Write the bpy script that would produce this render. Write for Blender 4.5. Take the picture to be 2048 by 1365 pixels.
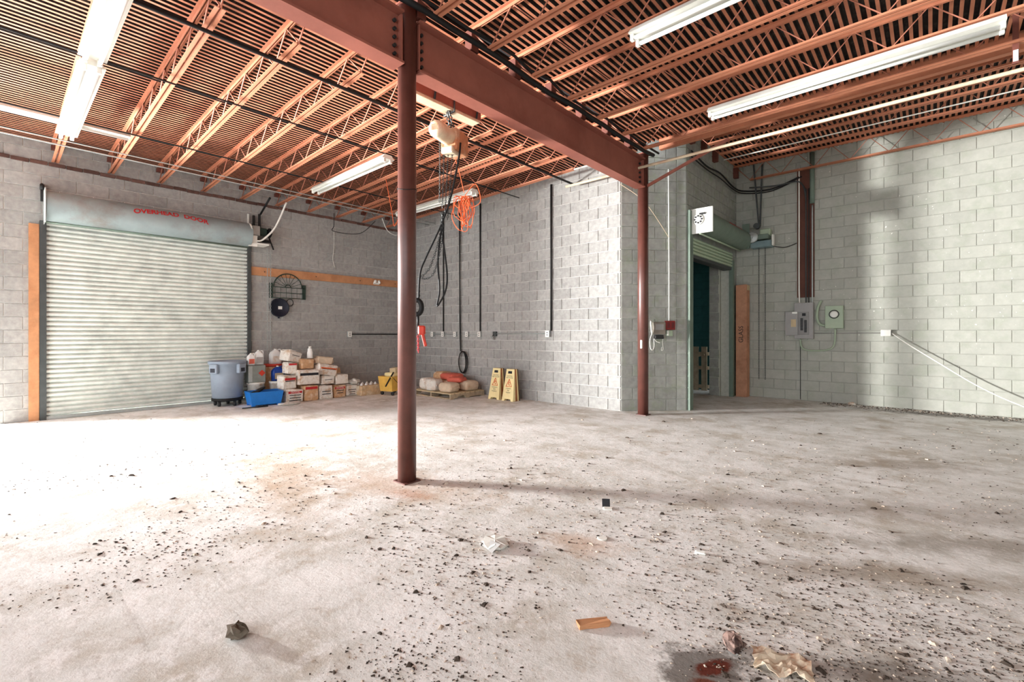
import bpy, math, random
from mathutils import Vector, Matrix, Euler, noise as mnoise
R = math.radians
sc = bpy.context.scene
for o in list(bpy.data.objects):
    bpy.data.objects.remove(o)
COL = sc.collection
rnd = random.Random(7)

# ------------------------------------------------------------------ camera
EYE = 1.362
cam_d = bpy.data.cameras.new('camera')
cam_d.sensor_width = 36.0
cam_d.lens = 36.0 * 931.75 / 2048.0
cam_d.shift_y = -14.6 / 2048.0
cam_d.clip_start = 0.05
cam = bpy.data.objects.new('camera', cam_d)
COL.objects.link(cam)
cam.location = (0, 0, EYE)
cam.rotation_euler = (R(90), 0, R(41.955))
sc.camera = cam
# ------------------------------------------------------------------ world and lights
w = bpy.data.worlds.new('world')
sc.world = w
w.use_nodes = True
wn = w.node_tree
bg = wn.nodes.get('Background') or wn.nodes.new('ShaderNodeBackground')
bg.inputs[0].default_value = (0.93, 0.97, 1.0, 1)
bg.inputs[1].default_value = 1.75


def area(name, loc, target, sx, sy, power, color):
    l = bpy.data.lights.new(name, 'AREA')
    l.shape = 'RECTANGLE'
    l.size, l.size_y = sx, sy
    l.energy = power
    l.color = color
    o = bpy.data.objects.new(name, l)
    COL.objects.link(o)
    o.location = loc
    d = Vector(target) - Vector(loc)
    o.rotation_euler = d.to_track_quat('-Z', 'Z').to_euler()
    return o


# daylight through the open side door in the left wall (just outside the picture)
area('doorway_daylight', (-14.0, -4.2, 1.5), (-4.0, 4.0, 1.4), 0.75, 2.4, 4700, (1.0, 0.99, 0.97))
sc.view_settings.view_transform = 'Standard'
sc.view_settings.look = 'None'
sc.view_settings.gamma = 1.0
sc.view_settings.use_curve_mapping = False
sc.view_settings.exposure = 1.2
sc.cycles.use_denoising = True
sc.cycles.max_bounces = 10
sc.cycles.diffuse_bounces = 7
sc.cycles.sample_clamp_indirect = 8.0

# ------------------------------------------------------------------ materials


def lin(c):
    return tuple(((v / 255.0) / 12.92 if v / 255.0 <= 0.04045 else ((v / 255.0 + 0.055) / 1.055) ** 2.4) for v in c)


MATS = {}


class NT:
    def __init__(s, m):
        s.t = m.node_tree
        s.p = s.t.nodes['Principled BSDF']

    def n(s, typ, **kw):
        nd = s.t.nodes.new(typ)
        for k, v in kw.items():
            setattr(nd, k, v)
        return nd

    def l(s, a, b):
        s.t.links.new(a, b)

    def noise(s, vec, scale, detail=4, rough=0.6):
        nd = s.n('ShaderNodeTexNoise')
        nd.inputs['Scale'].default_value = scale
        nd.inputs['Detail'].default_value = detail
        nd.inputs['Roughness'].default_value = rough
        s.l(vec, nd.inputs['Vector'])
        return nd.outputs['Fac']

    def ramp(s, fac, stops):
        nd = s.n('ShaderNodeValToRGB')
        e = nd.color_ramp.elements
        while len(e) < len(stops):
            e.new(0.5)
        for el, (pos, c) in zip(e, stops):
            el.position = pos
            el.color = tuple(c) + (1,) if len(c) == 3 else c
        s.l(fac, nd.inputs[0])
        return nd.outputs[0]

    def mix(s, fac, a, b, mode='MIX'):
        nd = s.n('ShaderNodeMix', data_type='RGBA', blend_type=mode)
        for inp, v in ((nd.inputs[0], fac), (nd.inputs[6], a), (nd.inputs[7], b)):
            if isinstance(v, (int, float)):
                inp.default_value = v
            elif isinstance(v, tuple):
                inp.default_value = v + (1,)
            else:
                s.l(v, inp)
        return nd.outputs[2]

    def math(s, op, a, b=None, clamp=False):
        nd = s.n('ShaderNodeMath', operation=op, use_clamp=clamp)
        for i, v in enumerate((a, b)):
            if v is None:
                continue
            if isinstance(v, (int, float)):
                nd.inputs[i].default_value = v
            else:
                s.l(v, nd.inputs[i])
        return nd.outputs[0]

    def bump(s, h, strength, dist=0.01):
        nd = s.n('ShaderNodeBump')
        nd.inputs['Strength'].default_value = strength
        nd.inputs['Distance'].default_value = dist
        s.l(h, nd.inputs['Height'])
        s.l(nd.outputs[0], s.p.inputs['Normal'])


def mat(name, rgb, rough=0.7, metal=0.0, var=0.12, scale=8.0, bump=0.0, stain=None, stain_amt=0.5, objvar=0.0, spec=0.3):
    """procedural paint: base colour with noise variation, optional stains of another colour"""
    if name in MATS:
        return MATS[name]
    m = bpy.data.materials.new(name)
    m.use_nodes = True
    g = NT(m)
    base = lin(rgb)
    pos = g.n('ShaderNodeNewGeometry').outputs['Position']
    f = g.noise(pos, scale)
    c = g.ramp(f, [(0.25, tuple(v * (1 - var * 1.6) for v in base)), (0.75, tuple(min(1, v * (1 + var)) for v in base))])
    if stain:
        f2 = g.noise(pos, scale * 0.37, 6, 0.7)
        k = g.ramp(f2, [(0.5, (0, 0, 0)), (0.66, (stain_amt,) * 3)])
        c = g.mix(k, c, lin(stain))
    if objvar:
        oi = g.n('ShaderNodeObjectInfo').outputs['Random']
        k = g.ramp(oi, [(0.0, (1 - objvar,) * 3), (1.0, (1 + objvar,) * 3)])
        c = g.mix(1.0, c, k, 'MULTIPLY')
    g.l(c, g.p.inputs['Base Color'])
    g.p.inputs['Roughness'].default_value = rough
    g.p.inputs['Metallic'].default_value = metal
    g.p.inputs['Specular IOR Level'].default_value = spec
    if bump:
        g.bump(g.noise(pos, scale * 9, 5, 0.7), bump)
    MATS[name] = m
    return m


# ------------------------------------------------------------------ mesh building
class MB:
    def __init__(s):
        s.v = []
        s.f = []
        s.smooth = []

    def add(s, verts, faces, smooth=False):
        b = len(s.v)
        s.v += [tuple(v) for v in verts]
        s.f += [tuple(b + i for i in f) for f in faces]
        s.smooth += [smooth] * len(faces)
        return s

    def box(s, lo, hi, M=None):
        x0, y0, z0 = lo
        x1, y1, z1 = hi
        vs = [(x0, y0, z0), (x1, y0, z0), (x1, y1, z0), (x0, y1, z0), (x0, y0, z1), (x1, y0, z1), (x1, y1, z1), (x0, y1, z1)]
        if M is not None:
            vs = [M @ Vector(v) for v in vs]
        return s.add(vs, [(0, 3, 2, 1), (4, 5, 6, 7), (0, 1, 5, 4), (1, 2, 6, 5), (2, 3, 7, 6), (3, 0, 4, 7)])

    def bbox(s, lo, hi, b=0.01, M=None, jit=0.0, bulge=0.0, rr=None):
        """bevelled box: 24 verts; optional bulge of the sides and jitter (soft bags, worn cartons)"""
        rr = rr or rnd
        c = [(l + h) / 2 for l, h in zip(lo, hi)]
        h = [(hh - ll) / 2 for l, hh, ll in zip(lo, hi, lo)]
        vs = []
        idx = {}
        for sx in (-1, 1):
            for sy in (-1, 1):
                for sz in (-1, 1):
                    for ax in range(3):
                        p = [sx * (h[0] - b), sy * (h[1] - b), sz * (h[2] - b)]
                        p[ax] += (sx, sy, sz)[ax] * b
                        idx[(sx, sy, sz, ax)] = len(vs)
                        vs.append(Vector([c[i] + p[i] + (rr.uniform(-jit, jit) if jit else 0) for i in range(3)]))
        fs = []
        for ax in range(3):
            o1, o2 = (ax + 1) % 3, (ax + 2) % 3
            for sg in (-1, 1):
                q = []
                for a, bb in ((-1, -1), (1, -1), (1, 1), (-1, 1)):
                    k = [0, 0, 0]
                    k[ax], k[o1], k[o2] = sg, a, bb
                    q.append(idx[(k[0], k[1], k[2], ax)])
                fs.append(tuple(q if sg > 0 else q[::-1]))
                # bevel edges around this axis pair
            for s1 in (-1, 1):
                for s2 in (-1, 1):
                    q = []
                    for e in (-1, 1):
                        k = [0, 0, 0]
                        k[ax], k[o1], k[o2] = e, s1, s2
                        q.append((idx[(*k, o1)], idx[(*k, o2)]))
                    f = (q[0][0], q[1][0], q[1][1], q[0][1])
                    fs.append(f if s1 * s2 > 0 else f[::-1])
        for sx in (-1, 1):
            for sy in (-1, 1):
                for sz in (-1, 1):
                    t = tuple(idx[(sx, sy, sz, a)] for a in range(3))
                    fs.append(t if sx * sy * sz > 0 else t[::-1])
        if M is not None:
            vs = [M @ v for v in vs]
        return s.add(vs, fs)

    def tube(s, pts, r, n=6, caps=True, closed=False):
        pts = [Vector(p) for p in pts]
        m = len(pts)
        rings = []
        prev = None
        for i, p in enumerate(pts):
            a = pts[(i - 1) % m] if (closed or i > 0) else p
            b = pts[(i + 1) % m] if (closed or i < m - 1) else p
            t = (b - a)
            t = t.normalized() if t.length > 1e-9 else Vector((0, 0, 1))
            if prev is None:
                u = t.orthogonal().normalized()
            else:
                u = prev - t * prev.dot(t)
                u = u.normalized() if u.length > 1e-6 else t.orthogonal().normalized()
            prev = u
            v = t.cross(u)
            rad = r[i] if isinstance(r, (list, tuple)) else r
            rings.append([p + (u * math.cos(2 * math.pi * k / n) + v * math.sin(2 * math.pi * k / n)) * rad for k in range(n)])
        vs = [q for ring in rings for q in ring]
        fs = []
        for i in range(m if closed else m - 1):
            j = (i + 1) % m
            for k in range(n):
                fs.append((i * n + k, i * n + (k + 1) % n, j * n + (k + 1) % n, j * n + k))
        s.add(vs, fs, n > 5)
        if caps and not closed:
            b = len(s.v) - len(vs)
            s.f += [tuple(b + k for k in range(n))[::-1], tuple(b + (m - 1) * n + k for k in range(n))]
            s.smooth += [False, False]
        return s

    def cyl(s, p0, p1, r, n=16):
        return s.tube([p0, p1], r, n)

    def lathe(s, prof, n=20, M=None, cap0=True, cap1=True):
        """profile [(r,z)...] about z"""
        vs = []
        for r, z in prof:
            for k in range(n):
                a = 2 * math.pi * k / n
                vs.append(Vector((r * math.cos(a), r * math.sin(a), z)))
        if M is not None:
            vs = [M @ v for v in vs]
        fs = []
        for i in range(len(prof) - 1):
            for k in range(n):
                fs.append((i * n + k, i * n + (k + 1) % n, (i + 1) * n + (k + 1) % n, (i + 1) * n + k))
        s.add(vs, fs, True)
        b = len(s.v) - len(vs)
        if cap0:
            s.f.append(tuple(b + k for k in range(n))[::-1])
            s.smooth.append(False)
        if cap1:
            s.f.append(tuple(b + (len(prof) - 1) * n + k for k in range(n)))
            s.smooth.append(False)
        return s

    def prism(s, poly, axis, a0, a1, M=None):
        """extrude a 2-D polygon along an axis: poly in the two other axes, in cyclic order"""
        n = len(poly)
        vs = []
        for a in (a0, a1):
            for p, q in poly:
                vs.append({0: (a, p, q), 1: (q, a, p), 2: (p, q, a)}[axis])
        if M is not None:
            vs = [M @ Vector(v) for v in vs]
        fs = [tuple(range(n))[::-1], tuple(range(n, 2 * n))]
        fs += [(i, (i + 1) % n, n + (i + 1) % n, n + i) for i in range(n)]
        return s.add(vs, fs)

    def mesh(s, name):
        me = bpy.data.meshes.new(name)
        me.from_pydata(s.v, [], s.f)
        me.polygons.foreach_set('use_smooth', s.smooth)
        me.update()
        return me

    def build(s, name, m, parent=None, local=False):
        """verts are world coordinates unless local; the parent's location is taken off"""
        if parent is not None and not local:
            L = Vector((0, 0, 0))
            q = parent
            while q is not None:
                L = L + q.location
                q = q.parent
            s.v = [(a - L.x, b - L.y, c - L.z) for a, b, c in s.v]
        me = s.mesh(name)
        if isinstance(m, (list, tuple)):
            for x in m:
                me.materials.append(x)
        else:
            me.materials.append(m)
        o = bpy.data.objects.new(name, me)
        COL.objects.link(o)
        if parent is not None:
            o.parent = parent
        return o


def tag(o, label, cat, group=None):
    o['label'] = label
    o['category'] = cat
    if group:
        o['group'] = group
    return o


def thing(name, label, cat, loc=(0, 0, 0), group=None):
    o = bpy.data.objects.new(name, None)
    COL.objects.link(o)
    o.empty_display_size = 0.1
    o.location = loc
    return tag(o, label, cat, group)


def struct(o):
    o['kind'] = 'structure'
    return o


def text_mesh(txt, size, bold=0.0):
    """lettering lying in x (right) / z (up), facing -y; origin at its centre"""
    cu = bpy.data.curves.new('lettering', 'FONT')
    cu.body = txt
    cu.size = size
    cu.align_x = 'CENTER'
    cu.align_y = 'CENTER'
    cu.offset = bold
    cu.resolution_u = 3
    to = bpy.data.objects.new('lettering', cu)
    COL.objects.link(to)
    dg = bpy.context.evaluated_depsgraph_get()
    me = bpy.data.meshes.new_from_object(to.evaluated_get(dg))
    bpy.data.objects.remove(to)
    vs = [Vector((v.co.x, 0, v.co.y)) for v in me.vertices]
    fs = [tuple(p.vertices) for p in me.polygons]
    bpy.data.meshes.remove(me)
    return vs, fs


def arc(p0, p1, sag, n=14):
    p0, p1 = Vector(p0), Vector(p1)
    return [p0.lerp(p1, i / n) - Vector((0, 0, sag * 4 * (i / n) * (1 - i / n))) for i in range(n + 1)]


def smooth_path(pts, k=6):
    P = [Vector(p) for p in pts]
    P = [P[0]] + P + [P[-1]]
    out = []
    for i in range(1, len(P) - 2):
        a, b, c, d = P[i - 1:i + 3]
        for j in range(k):
            t = j / k
            out.append(0.5 * ((2 * b) + (c - a) * t + (2 * a - 5 * b + 4 * c - d) * t * t + (3 * b - a - 3 * c + d) * t ** 3))
    out.append(P[-2])
    return out


def chain(mb, path, link=0.045, wid=0.013, wire=0.0035):
    """real links along a path"""
    path = [Vector(p) for p in path]
    seg = []
    for a, b in zip(path, path[1:]):
        seg.append((a, b, (b - a).length))
    tot = sum(q[2] for q in seg)
    pitch = link * 0.74
    n = max(1, int(tot / pitch))
    for i in range(n):
        d = (i + 0.5) * pitch
        for a, b, L in seg:
            if d <= L:
                break
            d -= L
        t = (b - a).normalized()
        c = a + t * min(d, L)
        u = t.orthogonal().normalized()
        if i % 2:
            u = t.cross(u)
        ring = []
        for k in range(8):
            an = 2 * math.pi * k / 8
            ring.append(c + t * math.cos(an) * link * 0.5 + u * math.sin(an) * wid)
        mb.tube(ring, wire, 4, closed=True)
    return mb


# camera-space helper used only to turn a measured spot into a world position at a known depth
CY, SY = math.cos(R(41.955)), math.sin(R(41.955))


def at(u, v, d):
    X = (u - 1024) / 931.75 * d
    return Vector((CY * X - SY * d, SY * X + CY * d, EYE + (667.9 - v) / 931.75 * d))


def px_of(p):
    X = CY * p[0] + SY * p[1]
    d = -SY * p[0] + CY * p[1]
    if d < 0.1:
        return (-9999, -9999, d)
    return (1024 + 931.75 * X / d, 667.9 - 931.75 * (p[2] - EYE) / d, d)


# ------------------------------------------------------------------ colours
M_BLOCK = mat('bare_concrete_block', (166, 165, 162), 0.95, var=0.16, scale=14, bump=0.35, stain=(142, 140, 137), stain_amt=0.35, objvar=0.09)
M_MORTAR = mat('pale_mortar', (222, 220, 215), 0.95, var=0.1, scale=20, bump=0.2)
M_PBLOCK = mat('painted_block', (174, 175, 166), 0.8, var=0.07, scale=9, bump=0.2, stain=(154, 160, 144), stain_amt=0.5, objvar=0.05)
def flecks(m, rgb, scale, thr):
    g = NT(m)
    link = g.p.inputs['Base Color'].links[0].from_socket
    pos = g.n('ShaderNodeNewGeometry').outputs['Position']
    zone = g.ramp(g.noise(pos, 0.8, 3), [(0.48, (0, 0, 0)), (0.58, (1, 1, 1))])
    f = g.ramp(g.noise(pos, scale, 2, 0.5), [(thr, (0, 0, 0)), (thr + 0.02, (1, 1, 1))])
    g.l(g.mix(g.mix(1.0, zone, f, 'MULTIPLY'), link, lin(rgb)), g.p.inputs['Base Color'])


flecks(M_PBLOCK, (240, 240, 232), 22, 0.70)
M_PMORTAR = mat('painted_joint', (164, 165, 156), 0.85, var=0.08, scale=12)
M_GBLOCK = mat('greenish_block', (156, 157, 152), 0.9, var=0.14, scale=10, bump=0.35, stain=(134, 148, 118), stain_amt=0.45, objvar=0.08)
M_GMORTAR = mat('greenish_mortar', (188, 190, 180), 0.9, var=0.1, scale=16)
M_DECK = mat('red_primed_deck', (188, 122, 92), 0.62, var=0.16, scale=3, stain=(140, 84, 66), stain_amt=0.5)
M_FLUTE = mat('dark_flute', (46, 37, 34), 0.8, var=0.3, scale=12, stain=(96, 90, 84), stain_amt=0.5)  # dark brown with grey mottling, for the deck's flutes and their sides
M_JOIST = mat('red_primed_joist', (192, 126, 96), 0.6, var=0.1, scale=5, stain=(160, 94, 74), stain_amt=0.4)
M_WEB = mat('red_web_rod', (180, 116, 94), 0.65)
M_SEAT = mat('dark_red_seat', (110, 64, 54), 0.65)
M_BEAM = mat('oxide_red_beam', (150, 90, 76), 0.6, var=0.12, scale=3, stain=(112, 56, 46), stain_amt=0.4)
M_COL = mat('oxide_red_column', (94, 54, 46), 0.38, var=0.18, scale=6, stain=(70, 38, 33), stain_amt=0.5, spec=0.6)
M_BLACK = mat('black_rubber', (24, 24, 25), 0.6, var=0.1)
M_IRON = mat('dark_iron', (52, 52, 52), 0.55, metal=0.4)
M_GALV = mat('galvanised_steel', (178, 184, 182), 0.45, metal=0.35, var=0.1, scale=12)
M_SLAT = mat('weathered_slat', (216, 221, 214), 0.6, metal=0.0, var=0.12, scale=5, stain=(168, 174, 168), stain_amt=0.5)
M_HOOD = mat('painted_hood', (150, 164, 166), 0.5, metal=0.1, var=0.1, scale=3, stain=(122, 98, 84), stain_amt=0.5)
M_WOOD = mat('orange_timber', (194, 140, 100), 0.75, var=0.15, scale=6, stain=(150, 92, 56), stain_amt=0.4)
M_PALEWOOD = mat('pale_timber', (206, 186, 150), 0.8, var=0.15, scale=8)
M_GREYWOOD = mat('grey_pallet_wood', (176, 160, 136), 0.85, var=0.2, scale=9)
M_WHITE = mat('white_enamel', (235, 235, 228), 0.4, var=0.04)
M_TUBE = mat('fluorescent_glass', (240, 242, 238), 0.25, var=0.02)
M_CREAM = mat('cream_paint', (214, 196, 168), 0.5, var=0.1, stain=(170, 96, 66), stain_amt=0.4)
M_ORANGE = mat('orange_cord', (226, 104, 58), 0.5)
M_RED = mat('red_plastic', (200, 62, 44), 0.45)
M_REDPRINT = mat('red_print', (190, 44, 48), 0.7)
M_INK = mat('dark_print', (44, 44, 48), 0.7)
M_GREENM = mat('green_grey_metal', (112, 128, 116), 0.5, metal=0.15, var=0.1)
M_GREEND = mat('dark_green_iron', (44, 62, 54), 0.5)
M_GREYBOX = mat('grey_panel_enamel', (158, 156, 154), 0.5, var=0.05)
M_PGREEN = mat('pale_green_enamel', (168, 184, 160), 0.5, var=0.05)
M_GREYPL = mat('grey_plastic', (140, 152, 166), 0.5, var=0.06)
M_BLUEPL = mat('blue_plastic', (38, 122, 206), 0.4, var=0.08)
M_NAVYPL = mat('navy_plastic', (28, 62, 140), 0.4, var=0.08)
M_NAVY = mat('navy_black_plastic', (30, 34, 48), 0.4)
M_JUG = mat('milky_plastic', (232, 234, 232), 0.4, var=0.04)
M_CARTON = mat('white_carton', (226, 221, 212), 0.85, var=0.10, scale=22, stain=(186, 146, 108), stain_amt=0.8, objvar=0.06)
M_BROWNC = mat('brown_carton', (196, 156, 118), 0.85, var=0.14, scale=20, stain=(222, 208, 188), stain_amt=0.8, objvar=0.08)
M_REDBAG = mat('red_sack', (206, 100, 82), 0.6, var=0.1, scale=10)
M_BEIGEBAG = mat('beige_sack', (208, 188, 164), 0.8, var=0.1, scale=12, stain=(176, 140, 110), stain_amt=0.4)
M_YELLOW = mat('yellow_plastic', (224, 178, 84), 0.45, var=0.1, stain=(180, 130, 60), stain_amt=0.4)
M_SIGN = mat('sign_yellow', (248, 230, 172), 0.5, var=0.06)
M_SIGNO = mat('sign_edge_orange', (196, 96, 36), 0.5, var=0.08)
M_BRICK = mat('red_brick', (106, 78, 70), 0.9, var=0.25, scale=18, bump=0.3, objvar=0.3)
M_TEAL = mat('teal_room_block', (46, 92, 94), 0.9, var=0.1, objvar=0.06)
M_STEELD = mat('dark_steel', (76, 80, 80), 0.5, metal=0.3)
M_CLEARPL = mat('cloudy_plastic_bag', (206, 204, 196), 0.35, var=0.15, scale=20)


# ------------------------------------------------------------------ floor
def floor_material():
    m = bpy.data.materials.new('dusty_concrete_floor')
    m.use_nodes = True
    g = NT(m)
    pos = g.n('ShaderNodeNewGeometry').outputs['Position']
    big = g.noise(pos, 1.25, 8, 0.66)
    mid = g.noise(pos, 3.4, 10, 0.74)
    fine = g.noise(pos, 26, 5, 0.75)
    c = g.ramp(big, [(0.33, lin((192, 184, 171))), (0.48, lin((216, 215, 210))), (0.62, lin((236, 236, 234)))])
    c = g.mix(g.ramp(mid, [(0.49, (0, 0, 0)), (0.58, (0.8,) * 3)]), c, lin((240, 239, 237)))
    c = g.mix(g.ramp(mid, [(0.33, (0.7,) * 3), (0.44, (0, 0, 0))]), c, lin((180, 166, 149)))
    c = g.mix(g.ramp(fine, [(0.30, (0.5,) * 3), (0.45, (0, 0, 0))]), c, lin((160, 150, 138)))
    grit = g.noise(pos, 120, 3, 0.8)
    c = g.mix(g.ramp(grit, [(0.28, (0.7,) * 3), (0.40, (0, 0, 0))]), c, lin((128, 118, 106)))
    # sweeping scratches and tyre marks: stretched noise
    mp = g.n('ShaderNodeMapping')
    mp.inputs['Rotation'].default_value = (0, 0, R(28))
    mp.inputs['Scale'].default_value = (1.0, 14.0, 1.0)
    g.l(pos, mp.inputs['Vector'])
    sw = g.noise(mp.outputs[0], 0.8, 5, 0.65)
    c = g.mix(g.ramp(sw, [(0.58, (0, 0, 0)), (0.72, (0.4,) * 3)]), c, lin((150, 140, 128)))
    c = g.mix(g.ramp(sw, [(0.28, (0.45,) * 3), (0.40, (0, 0, 0))]), c, lin((232, 229, 225)))

    def blot(cx, cy, rx, ry, rot, col, amt, edge=0.35):
        nonlocal c
        mp = g.n('ShaderNodeMapping', vector_type='TEXTURE')
        mp.inputs['Location'].default_value = (cx, cy, 0)
        mp.inputs['Rotation'].default_value = (0, 0, R(rot))
        mp.inputs['Scale'].default_value = (rx, ry, 1)
        g.l(pos, mp.inputs['Vector'])
        ln = g.n('ShaderNodeVectorMath', operation='LENGTH')
        g.l(mp.outputs[0], ln.inputs[0])
        d = g.math('ADD', ln.outputs['Value'], g.math('MULTIPLY', g.math('SUBTRACT', mid, 0.5), 2.2))
        k = g.ramp(d, [(max(0, 1 - edge), (amt,) * 3), (1.0, (0, 0, 0))])
        c = g.mix(k, c, lin(col))
    blot(-3.5, 2.45, 1.1, 0.45, 20, (190, 160, 132), 0.55, 0.8)
    blot(-3.32, 2.35, 0.28, 0.16, 20, (184, 128, 92), 0.5, 0.7)
    blot(-4.6, 1.9, 1.6, 0.5, -20, (182, 156, 128), 0.6, 0.8)
    blot(-1.7, 2.55, 0.35, 0.2, 20, (206, 170, 142), 0.5, 0.8)
    blot(0.2, 4.2, 1.2, 0.22, 35, (140, 130, 118), 0.6, 0.8)
    blot(-0.3, 3.3, 0.9, 0.2, 35, (146, 130, 112), 0.6, 0.8)
    blot(-0.2, 6.3, 0.9, 0.4, 35, (150, 136, 120), 0.6, 0.8)
    blot(-0.1, 2.4, 0.5, 0.12, 30, (96, 86, 78), 0.6, 0.7)
    blot(-0.68, 1.92, 0.22, 0.17, 40, (112, 106, 100), 0.9, 0.25)
    blot(-0.66, 1.96, 0.11, 0.05, 60, (96, 34, 14), 0.95, 0.3)
    blot(-0.62, 1.85, 0.10, 0.05, 20, (104, 46, 20), 0.9, 0.3)
    blot(-7.2, 4.6, 2.2, 0.5, 46, (214, 220, 216), 0.5, 0.8)
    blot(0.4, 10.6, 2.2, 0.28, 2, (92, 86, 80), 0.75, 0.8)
    g.l(c, g.p.inputs['Base Color'])
    g.p.inputs['Roughness'].default_value = 0.85
    g.p.inputs['Specular IOR Level'].default_value = 0.25
    h = g.math('ADD', g.math('MULTIPLY', fine, 0.5), mid)
    g.bump(h, 0.35, 0.02)
    return m


XL, YM, XD, YR = -10.446, 7.366, -3.231, 11.055
X_END, Y_NEAR = 5.5, -4.5
fl = MB().add([(-14, -12, 0), (X_END + 1, -12, 0), (X_END + 1, 13.5, 0), (-14, 13.5, 0)], [(0, 1, 2, 3)]).build('floor', floor_material())
struct(fl)

# ------------------------------------------------------------------ block walls
CH, CW = 0.2032, 0.4064
BLOCK_CACHE = {}


def block_mesh(wd, ht, m):
    key = (round(wd, 2), round(ht, 2), m.name)
    if key not in BLOCK_CACHE:
        mb = MB()
        a, h, b = wd / 2 - 0.005, ht / 2 - 0.005, 0.004
        d = 0.006 if m is M_PBLOCK else 0.012
        vs = [(-a, 0, -h), (a, 0, -h), (a, 0, h), (-a, 0, h), (-a, -d + b, -h), (a, -d + b, -h), (a, -d + b, h), (-a, -d + b, h),
              (-a + b, -d, -h + b), (a - b, -d, -h + b), (a - b, -d, h - b), (-a + b, -d, h - b)]
        fs = []
        for i in range(4):
            j = (i + 1) % 4
            fs += [(i, j, 4 + j, 4 + i), (4 + i, 4 + j, 8 + j, 8 + i)]
        fs.append((8, 9, 10, 11))
        mb.add(vs, fs)
        me = mb.mesh('block')
        me.materials.append(m)
        BLOCK_CACHE[key] = me
    return BLOCK_CACHE[key]


def block_wall(name, p0, p1, ztop, m, mm, holes=(), thick=0.2, limit=290, offset=0.0, tops=None):
    """wall from p0 to p1 seen from its right-hand side (normal = direction turned by -90 degrees)"""
    p0, p1 = Vector((p0[0], p0[1], 0)), Vector((p1[0], p1[1], 0))
    L = (p1 - p0).length
    u = (p1 - p0).normalized()
    nrm = Vector((u.y, -u.x, 0))
    ang = math.atan2(u.y, u.x)
    # backing (mortar) with holes: split in strips
    mb = MB()
    cuts = sorted({0.0, L, *[h[0] for h in holes], *[h[1] for h in holes]})
    Mx = Matrix.Translation(p0) @ Matrix.Rotation(ang, 4, 'Z')
    for a, b in zip(cuts, cuts[1:]):
        zz = [(0.0, ztop)]
        for h0, h1, z0, z1 in holes:
            if h0 <= a + 1e-6 and h1 >= b - 1e-6:
                zz = [(0.0, z0)] if z0 > 0 else []
                zz.append((z1, ztop))
        for z0, z1 in zz:
            mb.box((a, 0.002, z0), (b, thick, z1), Mx)
    wall = struct(mb.build(name, mm))
    cand = []
    rows = int(ztop / CH + 0.999)
    for r in range(rows):
        z0, z1 = r * CH, min((r + 1) * CH, ztop)
        if z1 - z0 < 0.04:
            continue
        k = -2
        while True:
            a = k * CW + (CW / 2 if r % 2 else 0) + offset
            b = a + CW
            k += 1
            if a >= L:
                break
            if b <= 0:
                continue
            ivs = [(max(a, 0), min(b, L))]
            for h0, h1, hz0, hz1 in holes:
                if z1 > hz0 + 0.02 and z0 < hz1 - 0.02:
                    nx = []
                    for s, e in ivs:
                        if e <= h0 or s >= h1:
                            nx.append((s, e))
                        else:
                            if s < h0:
                                nx.append((s, h0))
                            if e > h1:
                                nx.append((h1, e))
                    ivs = nx
            for s, e in ivs:
                if e - s > 0.03:
                    cand.append((s, e, z0, z1))
    scored = []
    for s, e, z0, z1 in cand:
        c = p0 + u * ((s + e) / 2)
        q = px_of((c.x, c.y, (z0 + z1) / 2))
        vis = -40 < q[0] < 2090 and -30 < q[1] < 1400
        scored.append((0 if vis else 1, q[2] if q[2] > 0 else 99, s, e, z0, z1))
    scored.sort()
    rest = MB()
    for i, (nv, d, s, e, z0, z1) in enumerate(scored):
        me = block_mesh(e - s, z1 - z0, m)
        c = p0 + u * ((s + e) / 2) + Vector((0, 0, (z0 + z1) / 2))
        if i < limit and nv == 0:
            o = bpy.data.objects.new('block', me)
            COL.objects.link(o)
            o.parent = wall
            o.location = c
            o.rotation_euler = (0, 0, ang)
        else:
            Mb = Matrix.Translation(c) @ Matrix.Rotation(ang, 4, 'Z')
            rest.add([Mb @ v.co for v in me.vertices], [tuple(p.vertices) for p in me.polygons])
    if rest.v:
        o = rest.build('block_courses', m, wall)
        o['kind'] = 'stuff'
    return wall


DOOR_Y0, DOOR_Y1, DOOR_H = 0.60, 3.42, 3.12
wl = block_wall('wall_left', (XL, Y_NEAR), (XL, YM), 4.42, M_BLOCK, M_MORTAR,
                holes=[(DOOR_Y0 - Y_NEAR, DOOR_Y1 - Y_NEAR, 0, DOOR_H), (-2.45 - Y_NEAR, 0.02 - Y_NEAR, 0, 3.3)], offset=0.13)
wm = block_wall('wall_rear', (XL, YM), (-4.047, YM), 4.5, M_BLOCK, M_MORTAR, offset=0.05)
wc = block_wall('wall_corner', (-4.047, YM), (-3.36, 8.10), 5.1, M_GBLOCK, M_GMORTAR, offset=0.0)
wc2 = block_wall('wall_return', (-3.36, 8.10), (XD, 8.22), 5.1, M_GBLOCK, M_GMORTAR)
wd = block_wall('wall_alcove', (XD, 8.22), (XD, YR), 5.1, M_GBLOCK, M_GMORTAR, holes=[(0.14, 2.46, 0, 2.86)], offset=0.1)
wr = block_wall('wall_right', (XD, YR), (X_END, YR), 5.1, M_PBLOCK, M_PMORTAR, offset=0.15)
wx = block_wall('wall_end', (X_END, YR), (X_END, Y_NEAR), 5.1, M_PBLOCK, M_PMORTAR)

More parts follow.
